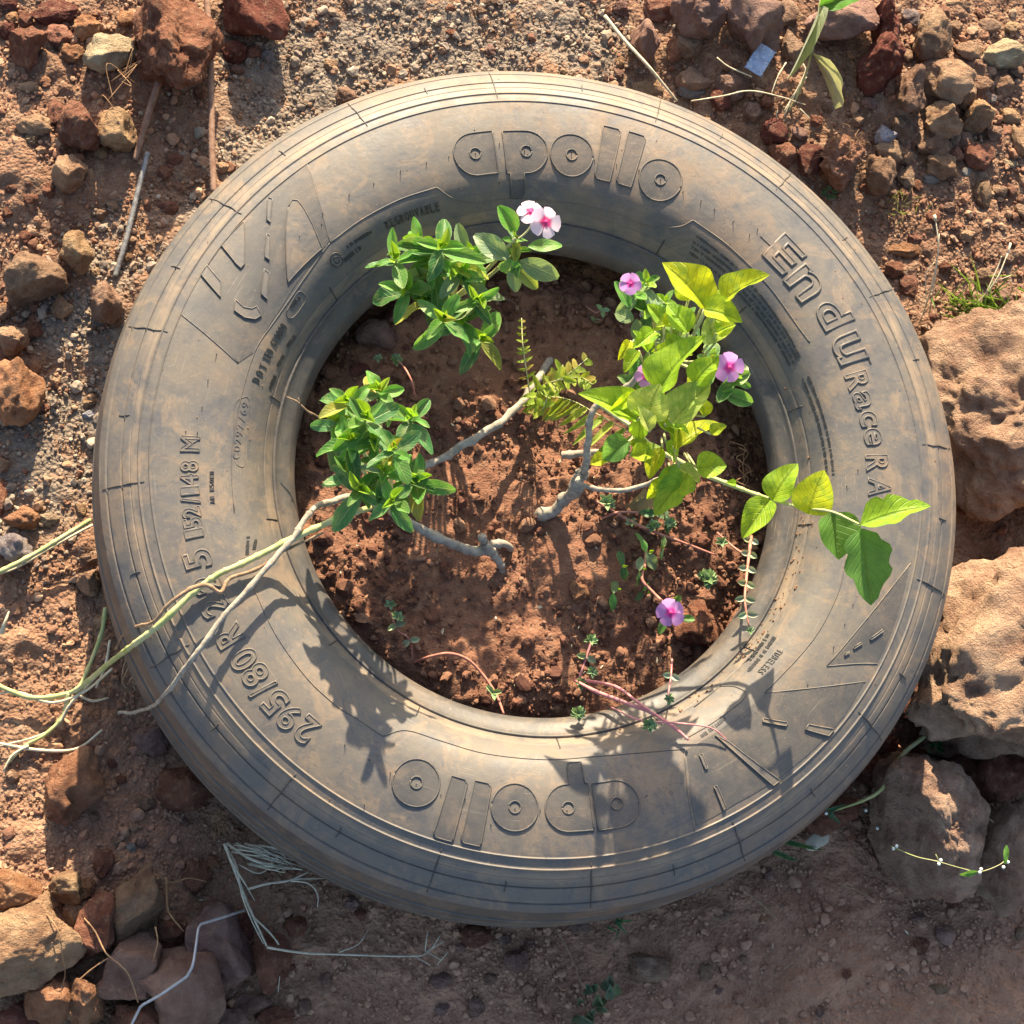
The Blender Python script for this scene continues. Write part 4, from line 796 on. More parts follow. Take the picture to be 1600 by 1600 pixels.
# flowers
PET = leaf_mesh('petal', lambda v: .10 if v <= 0 else .25 if v >= 1 else (.12+.88*math.sin(math.pi*v**1.25*.74)**1.0), 6, 4, .04, .12, cup=.05, wave=.05, seed=3)
PETW_ = PET.copy(); PETW_.materials.append(M_PETW); PETP_ = PET.copy(); PETP_.materials.append(M_PETP)
M_EYE = mat_simple('flower_eye', (.55, .03, .16), (.7, .06, .22), 200, .6)
ev, ef = ico(2); EYE = fastmesh('eye', ev*[1, 1, .5], ef); EYE.materials.append(M_EYE)
def flower(parent, px, py, z, diam, white, nrm, label=None):
    c = P(px, py, z); nv_ = Vector(nrm).normalized(); root = bpy.data.objects.new('flower', None); COL.objects.link(root); root.parent = parent; root.matrix_parent_inverse = PINV[parent.name]; root.location = c
    PINV[root.name] = Matrix.Translation(-Vector(c)); a = Vector((1, 0, 0)); a = (a-nv_*a.dot(nv_)).normalized(); b = nv_.cross(a); y0 = random.uniform(0, 6)
    for k in range(5):
        an = y0+k*2*math.pi/5; d = (a*math.cos(an)+b*math.sin(an)+nv_*random.uniform(-.25, .12)).normalized(); put_leaf(root, PETW_ if white else PETP_, Vector(c)+d*diam*.03, Vector(c)+d*diam*.52+nv_*random.uniform(-.001, .002), diam*random.uniform(.44, .54), nv_, (1, 1, 1, 1), 'petal', roll=random.uniform(-.3, .3))
    o = obj('eye', EYE, None, root); o.matrix_basis = Matrix.LocRotScale(Vector(c)+nv_*.0008, nv_.to_track_quat('Z', 'Y'), (diam*.07,)*3)
    root['label'] = label or ('white flower with pink eye' if white else 'mauve flower with dark pink eye'); return c
CAMV = Vector((-.1, -.25, 1))

# periwinkle A : left bush
pa = empty('periwinkle_plant', P(655, 815, SOILZ)); tag(pa, 'leafy green periwinkle bush without flowers at the left inside the tyre', 'plant', 'plants growing in the tyre')
RA = [(543, 628, .375), (592, 610, .365), (642, 652, .39), (571, 652, .415), (547, 688, .40), (616, 702, .425), (546, 738, .375), (613, 783, .415), (563, 764, .39), (652, 752, .38), (600, 735, .41), (585, 690, .40), (530, 660, .36), (625, 745, .39)]
nodeA = P(612, 800, .235)
for x, y, z in RA:
    c = P(x, y, z); d = (c-nodeA); d = d/np.linalg.norm(d); rosette(pa, c, (d[0]*.35-.03, d[1]*.25+.18, 1), random.uniform(.039, .047), wide=.42, n=5)
    stem(pa, [nodeA, (nodeA*.45+c*.55)+[0, 0, -.02], c-[0, 0, .006]], [.0028, .0016], M_STEMG, 'shoot')
stem(pa, [P(768, 852, .195), P(738, 858, .205), P(690, 842, .22), P(640, 816, .235), nodeA], [.0085, .0062, .0055, .0045], M_WOOD, 'trunk', wob=.12)
stem(pa, [P(757, 850, .203), P(772, 866, .195), P(782, 885, .182), P(786, 912, .162)], [.0068, .0055, .0048, .003], M_WOOD, 'root', wob=.15)
stem(pa, [P(765, 850, .20), P(788, 848, .195), P(800, 862, .165)], [.0055, .0045, .003], M_WOOD, 'root', wob=.15)
stem(pa, [P(757, 850, .20), P(753, 838, .214)], [.0055, .005], M_WOOD, 'cut_stub')
stem(pa, [P(662, 728, .225), P(700, 708, .225), P(728, 690, .228), P(770, 668, .222), P(812, 632, .208), P(838, 596, .195), P(862, 552, .165), P(878, 520, .125)], [.0042, .0047, .005, .0045, .0052, .0045, .005], M_WOOD, 'trunk', wob=.14)
# periwinkle B : back left with white flowers
pbn = empty('periwinkle_plant', P(715, 480, SOILZ)); tag(pbn, 'periwinkle with two white pink-eyed flowers at the far left inside the tyre', 'plant', 'plants growing in the tyre')
nodeB = P(705, 470, .22)
RB = [(618, 404, .37), (655, 382, .35), (690, 385, .375), (694, 497, .36), (745, 468, .355), (752, 530, .30), (676, 418, .345), (716, 426, .35), (636, 452, .33), (730, 398, .335), (722, 500, .33), (665, 470, .31)]
for i, (x, y, z) in enumerate(RB):
    c = P(x, y, z); d = c-nodeB; d = d/np.linalg.norm(d); rosette(pbn, c, (d[0]*.45, d[1]*.3+.12, 1), random.uniform(.042, .050), wide=.42, n=5, pale=.32 if i in (6, 7, 9) else .12)
    stem(pbn, [nodeB, (nodeB*.5+c*.5)+[0, 0, -.015], c-[0, 0, .006]], [.003, .0017], M_STEMG, 'shoot')
for x, y, z in ((808, 392, .365), (806, 372, .385)):
    c = P(x, y, z); rosette(pbn, c, (.05, -.05, 1), .030 if y > 380 else .022, n=4, pale=.25); stem(pbn, [nodeB, (nodeB*.4+c*.6)+[0, 0, -.02], c], [.003, .0017], M_STEMG, 'shoot')
for b_, t_, wd, col in (((806, 362, .375), (780, 322, .39), 30, MD), ((795, 405, .36), (742, 366, .365), 36, PALE), ((812, 408, .355), (873, 434, .35), 34, PALE), ((805, 415, .35), (842, 451, .34), 26, (.35, .45, .08)), ((800, 410, .35), (806, 455, .33), 24, PALE), ((825, 385, .36), (879, 381, .365), 22, MD), ((800, 405, .36), (795, 430, .345), 40, MD), ((705, 415, .36), (768, 432, .35), 26, (.55, .55, .05))):
    put_leaf(pbn, random.choice(PWL), P(*b_), P(*t_), wd*.00072, CAMV, jit(col, .08))
flower(pbn, 829, 331, .405, .030, True, (-.1, .1, 1)); flower(pbn, 853, 347, .408, .036, True, (.1, -.35, 1))
stem(pbn, [P(838, 338, .40), P(825, 360, .385), P(808, 375, .375)], .0012, M_STEMG, 'flower_stalk'); stem(pbn, [nodeB, P(708, 480, .19), P(712, 490, .16)], [.004, .0055], M_WOOD, 'trunk')
# periwinkle C : right back with mauve flowers
pcn = empty('periwinkle_plant', P(1050, 560, SOILZ)); tag(pcn, 'periwinkle with three mauve flowers among yellow-green leaves at the right inside the tyre', 'plant', 'plants growing in the tyre')
nodeC = P(1045, 560, .21)
RC = [(992, 452, .34), (1014, 483, .33), (1012, 440, .34), (1071, 494, .34), (1022, 553, .29), (1018, 520, .29), (1040, 470, .33), (1112, 560, .36), (1000, 600, .28), (1150, 590, .34), (1050, 520, .31), (1035, 640, .27)]
for x, y, z in RC:
    c = P(x, y, z); d = c-nodeC; d = d/np.linalg.norm(d); rosette(pcn, c, (d[0]*.4, d[1]*.3+.15, 1), random.uniform(.029, .036), n=4, wide=.54, pale=.35); stem(pcn, [nodeC, (nodeC*.5+c*.5)+[0, 0, -.015], c-[0, 0, .006]], [.0028, .0016], M_STEMG, 'shoot')
for b_, t_, wd, col in (((1128, 612, .33), (1176, 630, .325), 27, MD), ((1130, 600, .335), (1172, 582, .34), 24, MD), ((985, 480, .34), (960, 440, .345), 20, MD), ((990, 500, .33), (962, 488, .33), 24, PALE), ((995, 498, .325), (995, 532, .31), 22, PALE)):
    put_leaf(pcn, random.choice(PWL), P(*b_), P(*t_), wd*.00072, CAMV, jit(col, .08))
flower(pcn, 985, 443, .372, .026, False, (-.1, -.1, 1)); flower(pcn, 1010, 588, .470, .026, False, (-.1, -.2, 1)); c = flower(pcn, 1140, 574, .385, .036, False, (.15, -.35, 1))
stem(pcn, [P(1010, 588, .468), P(1018, 595, .42), P(1035, 600, .33)], .0011, M_STEMG, 'flower_stalk'); stem(pcn, [nodeC, P(1042, 570, .18), P(1040, 580, .15)], [.004, .006], M_WOOD, 'trunk')
# broad-leaved shrub D with trailing shoot
pd_ = empty('broadleaf_shrub', P(838, 803, SOILZ)); tag(pd_, 'broad-leaved yellow-green shrub with grey trunk and a shoot trailing over the right of the tyre', 'plant', 'plants growing in the tyre')
stem(pd_, [P(815, 809, .13), P(836, 804, .172), P(866, 794, .187), P(890, 775, .21), P(905, 750, .24), P(914, 735, .25)], [.0072, .0078, .0070, .0085, .006], M_WOOD, 'trunk', wob=.12, sides=9)
stem(pd_, [P(912, 738, .25), P(915, 715, .28), P(918, 680, .31), P(925, 650, .33), P(935, 630, .335), P(985, 600, .36), P(1020, 560, .40), P(1060, 530, .44)], [.0045, .004, .0038, .003], M_WOOD, 'branch', wob=.1)
stem(pd_, [P(905, 742, .25), P(903, 752, .255), P(912, 757, .26), P(940, 764, .27), P(975, 765, .275), P(1010, 757, .28), P(1030, 747, .285), P(1056, 747, .285)], [.004, .0028, .0026, .0022], M_WOOD, 'branch', wob=.1)
stem(pd_, [P(878, 711, .19), P(910, 706, .20), P(938, 705, .215)], [.0048, .0045, .003], M_WOOD, 'branch', wob=.12)
BZ = .055; YB = (.62, .72, .035); GB = (.44, .66, .05); PB = (.54, .66, .18); DB = (.15, .34, .08)
BL = [((1102, 481, .46), (1051, 405, .48), 58, YB), ((1129, 470, .47), (1198, 424, .50), 44, YB), ((1100, 484, .47), (1159, 492, .485), 42, YB), ((1118, 535, .44), (1106, 497, .455), 40, PB), ((1029, 612, .44), (1090, 503, .49), 66, GB), ((1050, 660, .42), (1118, 585, .44), 62, PB),
      ((994, 656, .40), (920, 605, .42), 48, GB), ((1012, 656, .43), (1030, 590, .455), 74, PB), ((1055, 704, .37), (1121, 645, .38), 42, YB), ((1025, 657, .38), (1064, 689, .37), 30, GB), ((1000, 654, .38), (997, 690, .365), 28, GB), ((983, 690, .36), (1020, 726, .355), 32, GB), ((982, 690, .35), (940, 716, .34), 40, DB),
      ((1082, 731, .35), (1022, 803, .34), 50, GB), ((1088, 731, .35), (1135, 724, .36), 40, GB), ((1055, 731, .345), (1028, 775, .335), 34, GB), ((1050, 752, .33), (1008, 775, .32), 24, YB), ((948, 716, .33), (922, 724, .325), 22, YB), ((1075, 520, .44), (1045, 470, .44), 36, GB), ((1100, 470, .45), (1130, 460, .46), 36, GB), ((1040, 690, .36), (1062, 722, .35), 28, GB), ((1015, 645, .40), (985, 620, .40), 34, DB), ((1085, 600, .43), (1118, 556, .45), 40, GB), ((1060, 560, .43), (1045, 520, .44), 34, GB), ((1070, 640, .40), (1105, 625, .41), 36, PB), ((1075, 470, .44), (1072, 425, .455), 38, YB), ((1035, 700, .355), (1010, 745, .345), 30, YB), ((1120, 520, .45), (1148, 505, .46), 30, YB), ((1040, 665, .39), (1080, 668, .39), 30, GB)]
for _ in range(24):
    x = max(985, min(1110, random.gauss(1050, 36))); y = max(500, min(730, random.gauss(605, 65))); z = .40+random.uniform(-.05, .04); a = random.uniform(0, 6.28); l = random.uniform(24, 44); (min(math.hypot(x+math.cos(a)*l*.6-fx, y+math.sin(a)*l*.6-fy) for fx, fy in ((985, 443), (1012, 590), (1140, 574))) > 34) and BL.append(((x, y, z), (x+math.cos(a)*l, y+math.sin(a)*l, z+random.uniform(-.01, .012)), l*random.uniform(.5, .66), random.choice((YB, YB, GB, GB, PB))))
for i, (b_, t_, wd, col) in enumerate(BL):
    b_ = (b_[0], b_[1], b_[2]+BZ); t_ = (t_[0], t_[1], t_[2]+BZ)
    if i in (4, 5, 7): t_ = tuple(np.array(b_)+(np.array(t_)-np.array(b_))*.85); wd *= .85
    put_leaf(pd_, BGL[i % 4 if i != 13 else 4], P(*b_), P(*t_), wd*.00080, CAMV+Vector((random.uniform(-.3, .3), random.uniform(.2, .95), 0)), jit(col, .08))
    stem(pd_, [P(b_[0]+(1030-b_[0])*.25, b_[1]+(640-b_[1])*.25, b_[2]-.025), P(*b_)], .0013, M_STEMG, 'leaf_stalk')
stem(pd_, [P(1000, 640, .36), P(1040, 600, .40), P(1080, 530, .43), P(1105, 482, .455), P(1128, 470, .47)], [.0028, .0018], M_STEMG, 'shoot')
stem(pd_, [P(985, 665, .36), P(1019, 698, .36), P(1060, 720, .355), P(1090, 737, .352), P(1140, 757, .36), P(1192, 776, .375), P(1252, 793, .41), P(1300, 800, .45), P(1342, 819, .48)], [.0028, .0030, .0026, .0018, .0013], M_STEMG, 'shoot', wob=.05)
stem(pd_, [P(935, 630, .335), P(955, 645, .345), P(985, 665, .36)], .0028, M_STEMG, 'shoot')
for b_, t_, wd, col, g in (((1207, 782, .385), (1240, 722, .405), 48, GB, 0), ((1203, 781, .385), (1160, 838, .385), 44, GB, 1), ((1262, 803, .42), (1285, 738, .445), 62, YB, 2), ((1297, 801, .45), (1316, 873, .445), 68, DB, 3), ((1345, 820, .485), (1452, 778, .51), 52, GB, 5), ((1346, 826, .48), (1364, 944, .475), 74, DB, 4), ((1150, 757, .365), (1138, 752, .37), 12, GB, 0)):
    put_leaf(pd_, BGL[g], P(*b_), P(*t_), wd*.00076, CAMV+Vector((0, .6, 0)), jit(col, .05))
# fern E
fe = empty('fern', P(838, 640, SOILZ)); tag(fe, 'small yellow-green fern with three fronds in the middle of the tyre soil', 'fern', 'plants growing in the tyre')
def frond(pts, n, L0, L1, wd, ang=70, sides=(1, -1), curl=0):
    path = smooth_path([P(*p) for p in pts], 8); v, f = tube(path, [.0011, .0005], 5); obj('rachis', pymesh('rachis', v, f), M_STEMG, fe); m = len(path)
    for i in range(n):
        k = (i+.6)/n; j = min(m-2, int(k*(m-1))); b = np.array(path[j]); t = np.array(path[j+1])-b; t /= np.linalg.norm(t)
        for s in sides:
            sd_ = np.cross([0, 0, 1.0], t)*s; sd_ /= np.linalg.norm(sd_); ln = (L0+(L1-L0)*k)*random.uniform(.85, 1.12)
            d = t*math.cos(math.radians(ang))+sd_*math.sin(math.radians(ang))+np.array([0, 0, random.uniform(-.25, .2)]); put_leaf(fe, random.choice(FEL), b, b+d*ln, wd*random.uniform(.85, 1.1), CAMV, jit((.40, .50, .06) if random.random() < .85 else (.45, .36, .07), .2), 'leaflet', roll=random.uniform(-.4, .4))
frond([(832, 640, .19), (824, 590, .25), (817, 540, .28), (815, 497, .27)], 13, .015, .005, .0042)
frond([(833, 640, .19), (845, 605, .26), (880, 590, .30), (918, 560, .31)], 11, .024, .012, .0095, 55)
frond([(836, 640, .19), (855, 622, .25), (890, 625, .27), (935, 648, .28), (1000, 684, .27)], 17, .014, .058, .0095, 112, (-1,))
frond([(836, 640, .19), (865, 600, .25), (905, 590, .29), (925, 600, .30)], 9, .020, .011, .009, 60)
frond([(834, 640, .19), (848, 640, .25), (862, 600, .28), (880, 570, .29)], 8, .018, .012, .0085, 60)
# trailing stems leaving the tyre at the left
tv = empty('trailing_stem', P(545, 803, SOILZ)); tag(tv, 'green and straw coloured bare stem trailing from the tyre over its left side', 'plant')
stem(tv, [P(640, 770, .17), P(590, 790, .25), P(545, 803, .29), P(500, 822, .305), P(440, 850, .304), P(380, 880, .308), P(340, 898, .308), P(300, 928, .304), P(250, 975, .294), P(205, 1010, .262), P(172, 1035, .17), P(140, 1062, .07), P(108, 1083, .028), P(50, 1090, .022), P(0, 1073, .02), P(-40, 1060, .02)], [.003, .0036, .0038, .0034, .0036, .0032, .003, .003, .0026], M_STEMG, 'stem', wob=.08, sides=8)
stem(tv, [P(108, 1083, .028), P(98, 1120, .02), P(70, 1148, .018), P(40, 1165, .016), P(10, 1195, .012)], [.0034, .0024, .0018], M_STEMG, 'stem')
stem(tv, [P(160, 1140, .02), P(120, 1170, .02), P(60, 1172, .018), P(-10, 1160, .014)], [.0014, .002, .002], M_STRAW, 'stem')
stem(tv, [P(165, 950, .05), P(160, 985, .035), P(148, 1020, .025), P(130, 1062, .025), P(118, 1080, .024)], [.003, .0028, .0022], M_STEMG, 'stem')
stem(tv, [P(142, 812, .03), P(100, 838, .03), P(50, 868, .028), P(0, 893, .026), P(-30, 905, .02)], [.0028, .0032, .003], M_STEMG, 'stem')
for pts in ([(150, 1058, .05), (110, 1100, .03), (92, 1130, .02), (60, 1150, .018), (-10, 1168, .015)], [(175, 1045, .10), (130, 1082, .04), (80, 1098, .025), (30, 1082, .02), (-10, 1085, .018)], [(120, 1085, .03), (145, 1095, .025), (170, 1090, .02)], [(145, 820, .02), (90, 850, .02), (30, 885, .02), (-10, 900, .02)], [(172, 1000, .05), (165, 1040, .04), (150, 1075, .03)], [(45, 1165, .02), (20, 1180, .018), (5, 1205, .015)]): stem(tv, [P(*p) for p in pts], [.0016, .0018, .001], M_STRAW, 'stem', sides=5)
tw = empty('dry_twig', P(530, 780, SOILZ)); tag(tw, 'thin grey dry twig crossing under the green stem over the left of the tyre', 'twig')
stem(tw, [P(560, 770, .22), P(530, 778, .26), P(490, 795, .30), P(470, 822, .312), P(450, 850, .315), P(400, 905, .320), P(350, 962, .322), P(300, 1030, .312), P(262, 1080, .27), P(238, 1103, .20), P(212, 1112, .09), P(185, 1114, .03)], [.0042, .0035, .0032, .003, .0022, .0018], M_WOOD, 'stem', wob=.1)
stem(tw, [P(505, 832, .31), P(440, 862, .30), P(400, 890, .306), P(360, 903, .312), P(345, 925, .318), P(320, 915, .322), P(290, 925, .325), P(262, 945, .318), P(240, 970, .30), P(200, 985, .24), P(180, 1015, .15)], [.0014, .0022, .0026, .0018, .0016], M_TWIG, 'side_twig', wob=.25)
for k in range(5): stem(tw, [P(205+k*4, 1010, .2), P(195+k*8, 1035+k*3, .13), P(188+k*7+random.uniform(-9, 9), 1065, .06), P(200+k*5, 1080, .03)], [.0013, .0008], M_TWIG, 'side_twig', wob=.3)
rt = empty('dry_root', P(450, 622, .26)); tag(rt, 'short wiry brown root sticking up at the left bead of the tyre', 'root'); stem(rt, [P(448, 620, .29), P(465, 628, .285), P(480, 642, .275), P(495, 650, .26), P(512, 665, .22)], [.0007, .0012, .001], M_TWIG, 'stem', wob=.3); stem(rt, [P(470, 632, .283), P(466, 622, .29)], .0006, M_TWIG, 'side_twig')
# small flowering seedling G
pg = empty('periwinkle_seedling', P(1010, 915, SOILZ)); tag(pg, 'small sprawling periwinkle seedling with one low mauve flower near the front of the soil', 'plant', 'plants growing in the tyre')
stem(pg, [P(1010, 850, .185), P(1008, 880, .20), P(1003, 905, .205), P(1020, 925, .21), P(1040, 945, .225)], [.0022, .0016], M_REDST, 'stem')
for x, y, z, l in ((1015, 862, .225, .024), (1035, 855, .22, .018), (975, 885, .215, .02), (965, 922, .20, .018), (1012, 925, .205, .016), (1005, 890, .22, .02), (1030, 800, .21, .018), (1050, 812, .205, .014), (1020, 820, .20, .012)):
    rosette(pg, P(x, y, z), (random.uniform(-.4, .4), random.uniform(-.4, .2), 1), l, n=2, wide=.5, pale=.3)
for b_, t_ in (((1042, 950, .22), (1065, 930, .22)), ((1040, 965, .22), (1030, 990, .21)), ((1062, 965, .22), (1085, 968, .22))): put_leaf(pg, random.choice(PWL), P(*b_), P(*t_), .010, CAMV, jit(MD))
flower(pg, 1048, 957, .235, .034, False, (-.1, -.15, 1))
# creeping succulents
def succulent(label, base, stems_, heads, mat=M_REDST):
    r = empty('creeping_succulent', P(*base)); tag(r, label, 'plant', 'creeping succulents in the tyre')
    for pts, rad, lv in stems_:
        path = pxpath(pts, 6); v, f = tube(path, rad, 6, wob=.1); obj('stem', pymesh('stem', v, f), mat, r)
        for i in range(lv):
            j = int((i+.5)/lv*(len(path)-2)); b = path[j]; t = path[j+1]-path[j]; t = t/np.linalg.norm(t); s_ = np.cross([0, 0, 1.0], t)
            for s in (1, -1): put_leaf(r, random.choice(SUL), b, b+s_*s*.0125+t*.004+np.array([0, 0, random.uniform(-.002, .006)]), .0078, CAMV, jit((.36, .42, .26), .2))
    for (x, y, z), n, l in heads:
        c = P(x, y, z)
        for i in range(n): a = i*2.4; e = random.uniform(.1, .9); put_leaf(r, random.choice(SUL), c, c+np.array([math.cos(a)*math.cos(e), math.sin(a)*math.cos(e), math.sin(e)])*l, l*.55, (math.cos(a)*-.5, math.sin(a)*-.5, 1), jit((.32, .44, .22), .2))
succulent('creeping succulent with red stem and paired oval leaves hanging over the right bead', (1172, 842, .2), [([(1174, 838, .21), (1170, 870, .24), (1166, 905, .262), (1164, 940, .275), (1170, 978, .28)], [.0022, .0018, .0012], 6), ([(1172, 870, .22), (1150, 858, .20), (1120, 832, .19)], [.0018, .0015], 0)], [((1172, 985, .282), 5, .006)])
succulent('small grey-green succulent rosette with a long red runner at the right of the soil', (1104, 905, SOILZ), [([(930, 782, .185), (965, 803, .19), (1010, 826, .192), (1060, 845, .19), (1120, 868, .19)], [.0018, .0022, .0018, .0012], 0), ([(940, 810, .185), (970, 800, .195), (1020, 803, .19), (1045, 812, .185)], [.0016, .0014], 0)], [((1104, 905, .20), 18, .014), ((946, 785, .19), 6, .014), ((1126, 848, .195), 5, .010), ((985, 818, .19), 5, .009), ((1020, 822, .195), 9, .010), ((1045, 818, .195), 9, .010)])
succulent('pink-stemmed succulent lying over the near right bead of the tyre', (905, 1065, SOILZ), [([(898, 1063, .20), (930, 1080, .235), (970, 1095, .262), (1020, 1115, .285), (1055, 1138, .297), (1076, 1156, .302)], [.002, .0026, .0024, .0022, .0018], 0), ([(905, 1062, .20), (960, 1072, .245), (1000, 1100, .28), (1040, 1128, .296)], [.0018, .0018, .0012], 0), ([(925, 1000, .20), (915, 1030, .20), (905, 1060, .20)], [.0012, .0016], 1), ([(1050, 1030, .25), (1048, 1060, .27), (1042, 1095, .285)], [.001, .0012], 1), ([(955, 1105, .265), (1000, 1125, .295), (1060, 1130, .302), (1110, 1137, .304), (1136, 1156, .302)], [.0009, .0012, .0008], 0)], [((903, 1115, .25), 14, .010), ((1014, 1133, .298), 14, .010), ((907, 1068, .205), 9, .009), ((923, 1000, .21), 7, .009), ((1044, 1092, .285), 6, .008), ((925, 1050, .21), 7, .008)], M_PINKST)
succulent('bare reddish runner arching over the soil at the near left inside the tyre', (645, 1035, SOILZ), [([(640, 1040, .165), (665, 1028, .195), (700, 1021, .205), (730, 1030, .205), (755, 1055, .20), (775, 1085, .205), (787, 1115, .22)], [.0013, .0018, .0018, .0015], 0), ([(608, 955, .18), (622, 985, .19), (640, 1000, .185), (645, 1035, .175)], [.001, .0012], 2)], [((620, 965, .195), 7, .009), ((770, 1082, .21), 3, .012), ((610, 945, .19), 5, .008)])
succulent('thin arched reddish shoot behind the left bush inside the tyre', (645, 615, SOILZ), [([(648, 618, .19), (643, 595, .215), (630, 572, .205), (615, 560, .19)], [.0014, .0011], 0)], [((618, 563, .195), 8, .010), ((590, 560, .185), 5, .007)])
succulent('tiny seedling with two pale leaves at the back of the soil', (925, 490, SOILZ), [([(915, 478, .185), (930, 488, .195), (938, 485, .20)], .0009, 0)], [((940, 486, .20), 3, .011), ((927, 502, .188), 2, .009)])
# small dry leaf on the soil
dl = empty('dry_leaf', P(1000, 785, SOILZ)); tag(dl, 'curled tan dead leaf on the soil under the shrub', 'leaf'); put_leaf(dl, DRL[0], P(1015, 770, .195), P(982, 795, .19), .026, CAMV, (.45, .33, .16, 1), 'leaf_blade')

# ------------------------------------------------------------------ things on the ground outside
def bar(name, pts, rad, mat, label, cat, sides=8, ribs=0):
    path = pxpath(pts, 10) if name != 'bent_wire' else [P(*p) for p in pts]; v, f = tube(path, rad, sides)
    if ribs:
        path = np.array(path); L = np.linspace(0, 1, ribs); fine = np.stack([np.interp(L, np.linspace(0, 1, len(path)), path[:, k]) for k in range(3)], 1); v, f = tube(fine, [rad*(1.18 if i % 2 else .95) for i in range(ribs)], sides)
    return tag(obj(name, pymesh(name, v, f), mat), label, cat)
bar('steel_bar', [(322, -20, .03), (327, 60, .032), (330, 150, .03), (331, 230, .03), (334, 300, .03)], .0042, M_BAR, 'long straight rusty steel bar running down to the tyre beside the large rough rock', 'steel bar', ribs=90)
bar('steel_bar', [(248, 128, .035), (236, 165, .03), (224, 205, .025), (211, 250, .018)], .0042, M_BAR, 'short rusty steel bar under the left side of the large rough rock', 'steel bar', ribs=44)
bar('steel_bar', [(231, 238, .025), (213, 310, .022), (197, 375, .02), (180, 432, .014)], .0034, M_BARG, 'grey ribbed steel bar lying left of the tyre, below the short rusty bar', 'steel bar', ribs=64)
bar('bent_wire', [(382, 1422, .06), (352, 1432, .08), (314, 1444, .095), (310, 1450, .097), (303, 1500, .118), (300, 1512, .118), (292, 1526, .116), (250, 1555, .10), (223, 1570, .09), (219, 1574, .088), (205, 1602, .08), (190, 1640, .04)], .0016, M_WIRE, 'bent silver wire lying across the shaded stones at lower left', 'wire')
bar('straw_stalk', [(945, 25, .04), (975, 62, .05), (1010, 100, .06), (1035, 130, .05), (1058, 158, .035)], [.0028, .0024, .0022, .0014], M_STRAW, 'dry straw stalk lying diagonally above the tyre', 'stalk')
def twigs(name, label, cat, items, mat, base):
    r = empty(name, P(*base)); tag(r, label, cat)
    for pts, rad in items: stem(r, [P(*p) for p in pts], rad, mat, 'stem', wob=.2, sides=5)
    return r
twigs('dry_twig', 'forked dry brown twig above the upper right of the tyre, under the wrapper', 'twig', [([(1080, 158, .04), (1130, 150, .05), (1170, 142, .055), (1215, 150, .05), (1262, 165, .03)], [.0010, .0012, .0007]), ([(1205, 148, .05), (1215, 120, .055), (1228, 98, .05)], .0011), ([(1235, 155, .04), (1260, 120, .05), (1225, 175, .03), (1262, 112, .04)], .0012), ([(1225, 182, .03), (1245, 140, .045), (1258, 112, .05), (1255, 100, .05)], [.0011, .0009]), ([(1120, 90, .05), (1140, 105, .05), (1175, 120, .045)], .0010), ([(1250, 170, .035), (1270, 190, .03), (1284, 205, .025)], .0009), ([(1215, 172, .04), (1212, 186, .03)], .0008)], M_STRAW, (1230, 170, .02))
r = empty('wilted_leaf', P(1270, 40, .06)); tag(r, 'wilted grey-green hanging leaf pair near the top edge, right of the wrapper', 'leaf')
put_leaf(r, DRL[0], P(1282, 8, .13), P(1238, 122, .10), .017, CAMV, (.46, .50, .36, 1), 'leaf_blade'); put_leaf(r, DRL[1], P(1268, 82, .11), P(1318, 172, .06), .016, CAMV, (.48, .47, .38, 1), 'leaf_blade'); put_leaf(r, BGL[0], P(1280, 10, .135), P(1350, -12, .15), .030, CAMV, (.12, .3, .05, 1), 'leaf_blade')
stem(r, [P(1278, -20, .13), P(1281, 10, .13), P(1268, 82, .11), P(1250, 140, .05), P(1228, 182, .02)], [.002, .0014], M_STEMG, 'stem')
# blue wrapper: folded foil sachet
def wrapper():
    V = []; F = []; nx, ny = 8, 12
    for i in range(ny+1):
        for j in range(nx+1):
            u, v = j/nx-.5, i/ny-.5; V.append((u*.026+.0006*math.sin(v*40), v*.040+.0005*math.sin(u*50), .0014*math.sin(u*7+v*5)+.0004*math.sin(v*17)+.0004*random.uniform(-1, 1)))
    for i in range(ny):
        for j in range(nx): a = i*(nx+1)+j; F.append((a, a+1, a+nx+2, a+nx+1))
    return pymesh('wrapper', V, F, False)
N = NT('blue_foil'); oc = N.n('TexCoord').outputs['Object']; n1 = N.noise(180, 4, oc, .6, 1.2); n2 = N.noise(70, 2, oc)
col = N.mix(N.ramp(n1, .53, .58), (.22, .30, .46), (.40, .47, .57)); N.base(N.mix(N.ramp(n2, .5, .62), col, (.28, .35, .50)), .6, None, .3)
wp = obj('wrapper', wrapper(), N.m); wp.location = P(1188, 93, .058); wp.rotation_euler = (.28, -.05, math.radians(-32)); s_ = wp.modifiers.new('s', 'SOLIDIFY'); s_.thickness = .0006; tag(wp, 'small crumpled light blue foil wrapper above the upper right of the tyre', 'wrapper')
ch_ = rock_mesh('paper_scrap', 3, 991, 6, .1); sp = obj('paper_scrap', ch_, M_PAPER); sp.location = P(1276, 1313, .02); sp.scale = (.019, .010, .004); sp.rotation_euler = (0, 0, .5); tag(sp, 'torn pale scrap beside the lower right of the tyre', 'scrap')
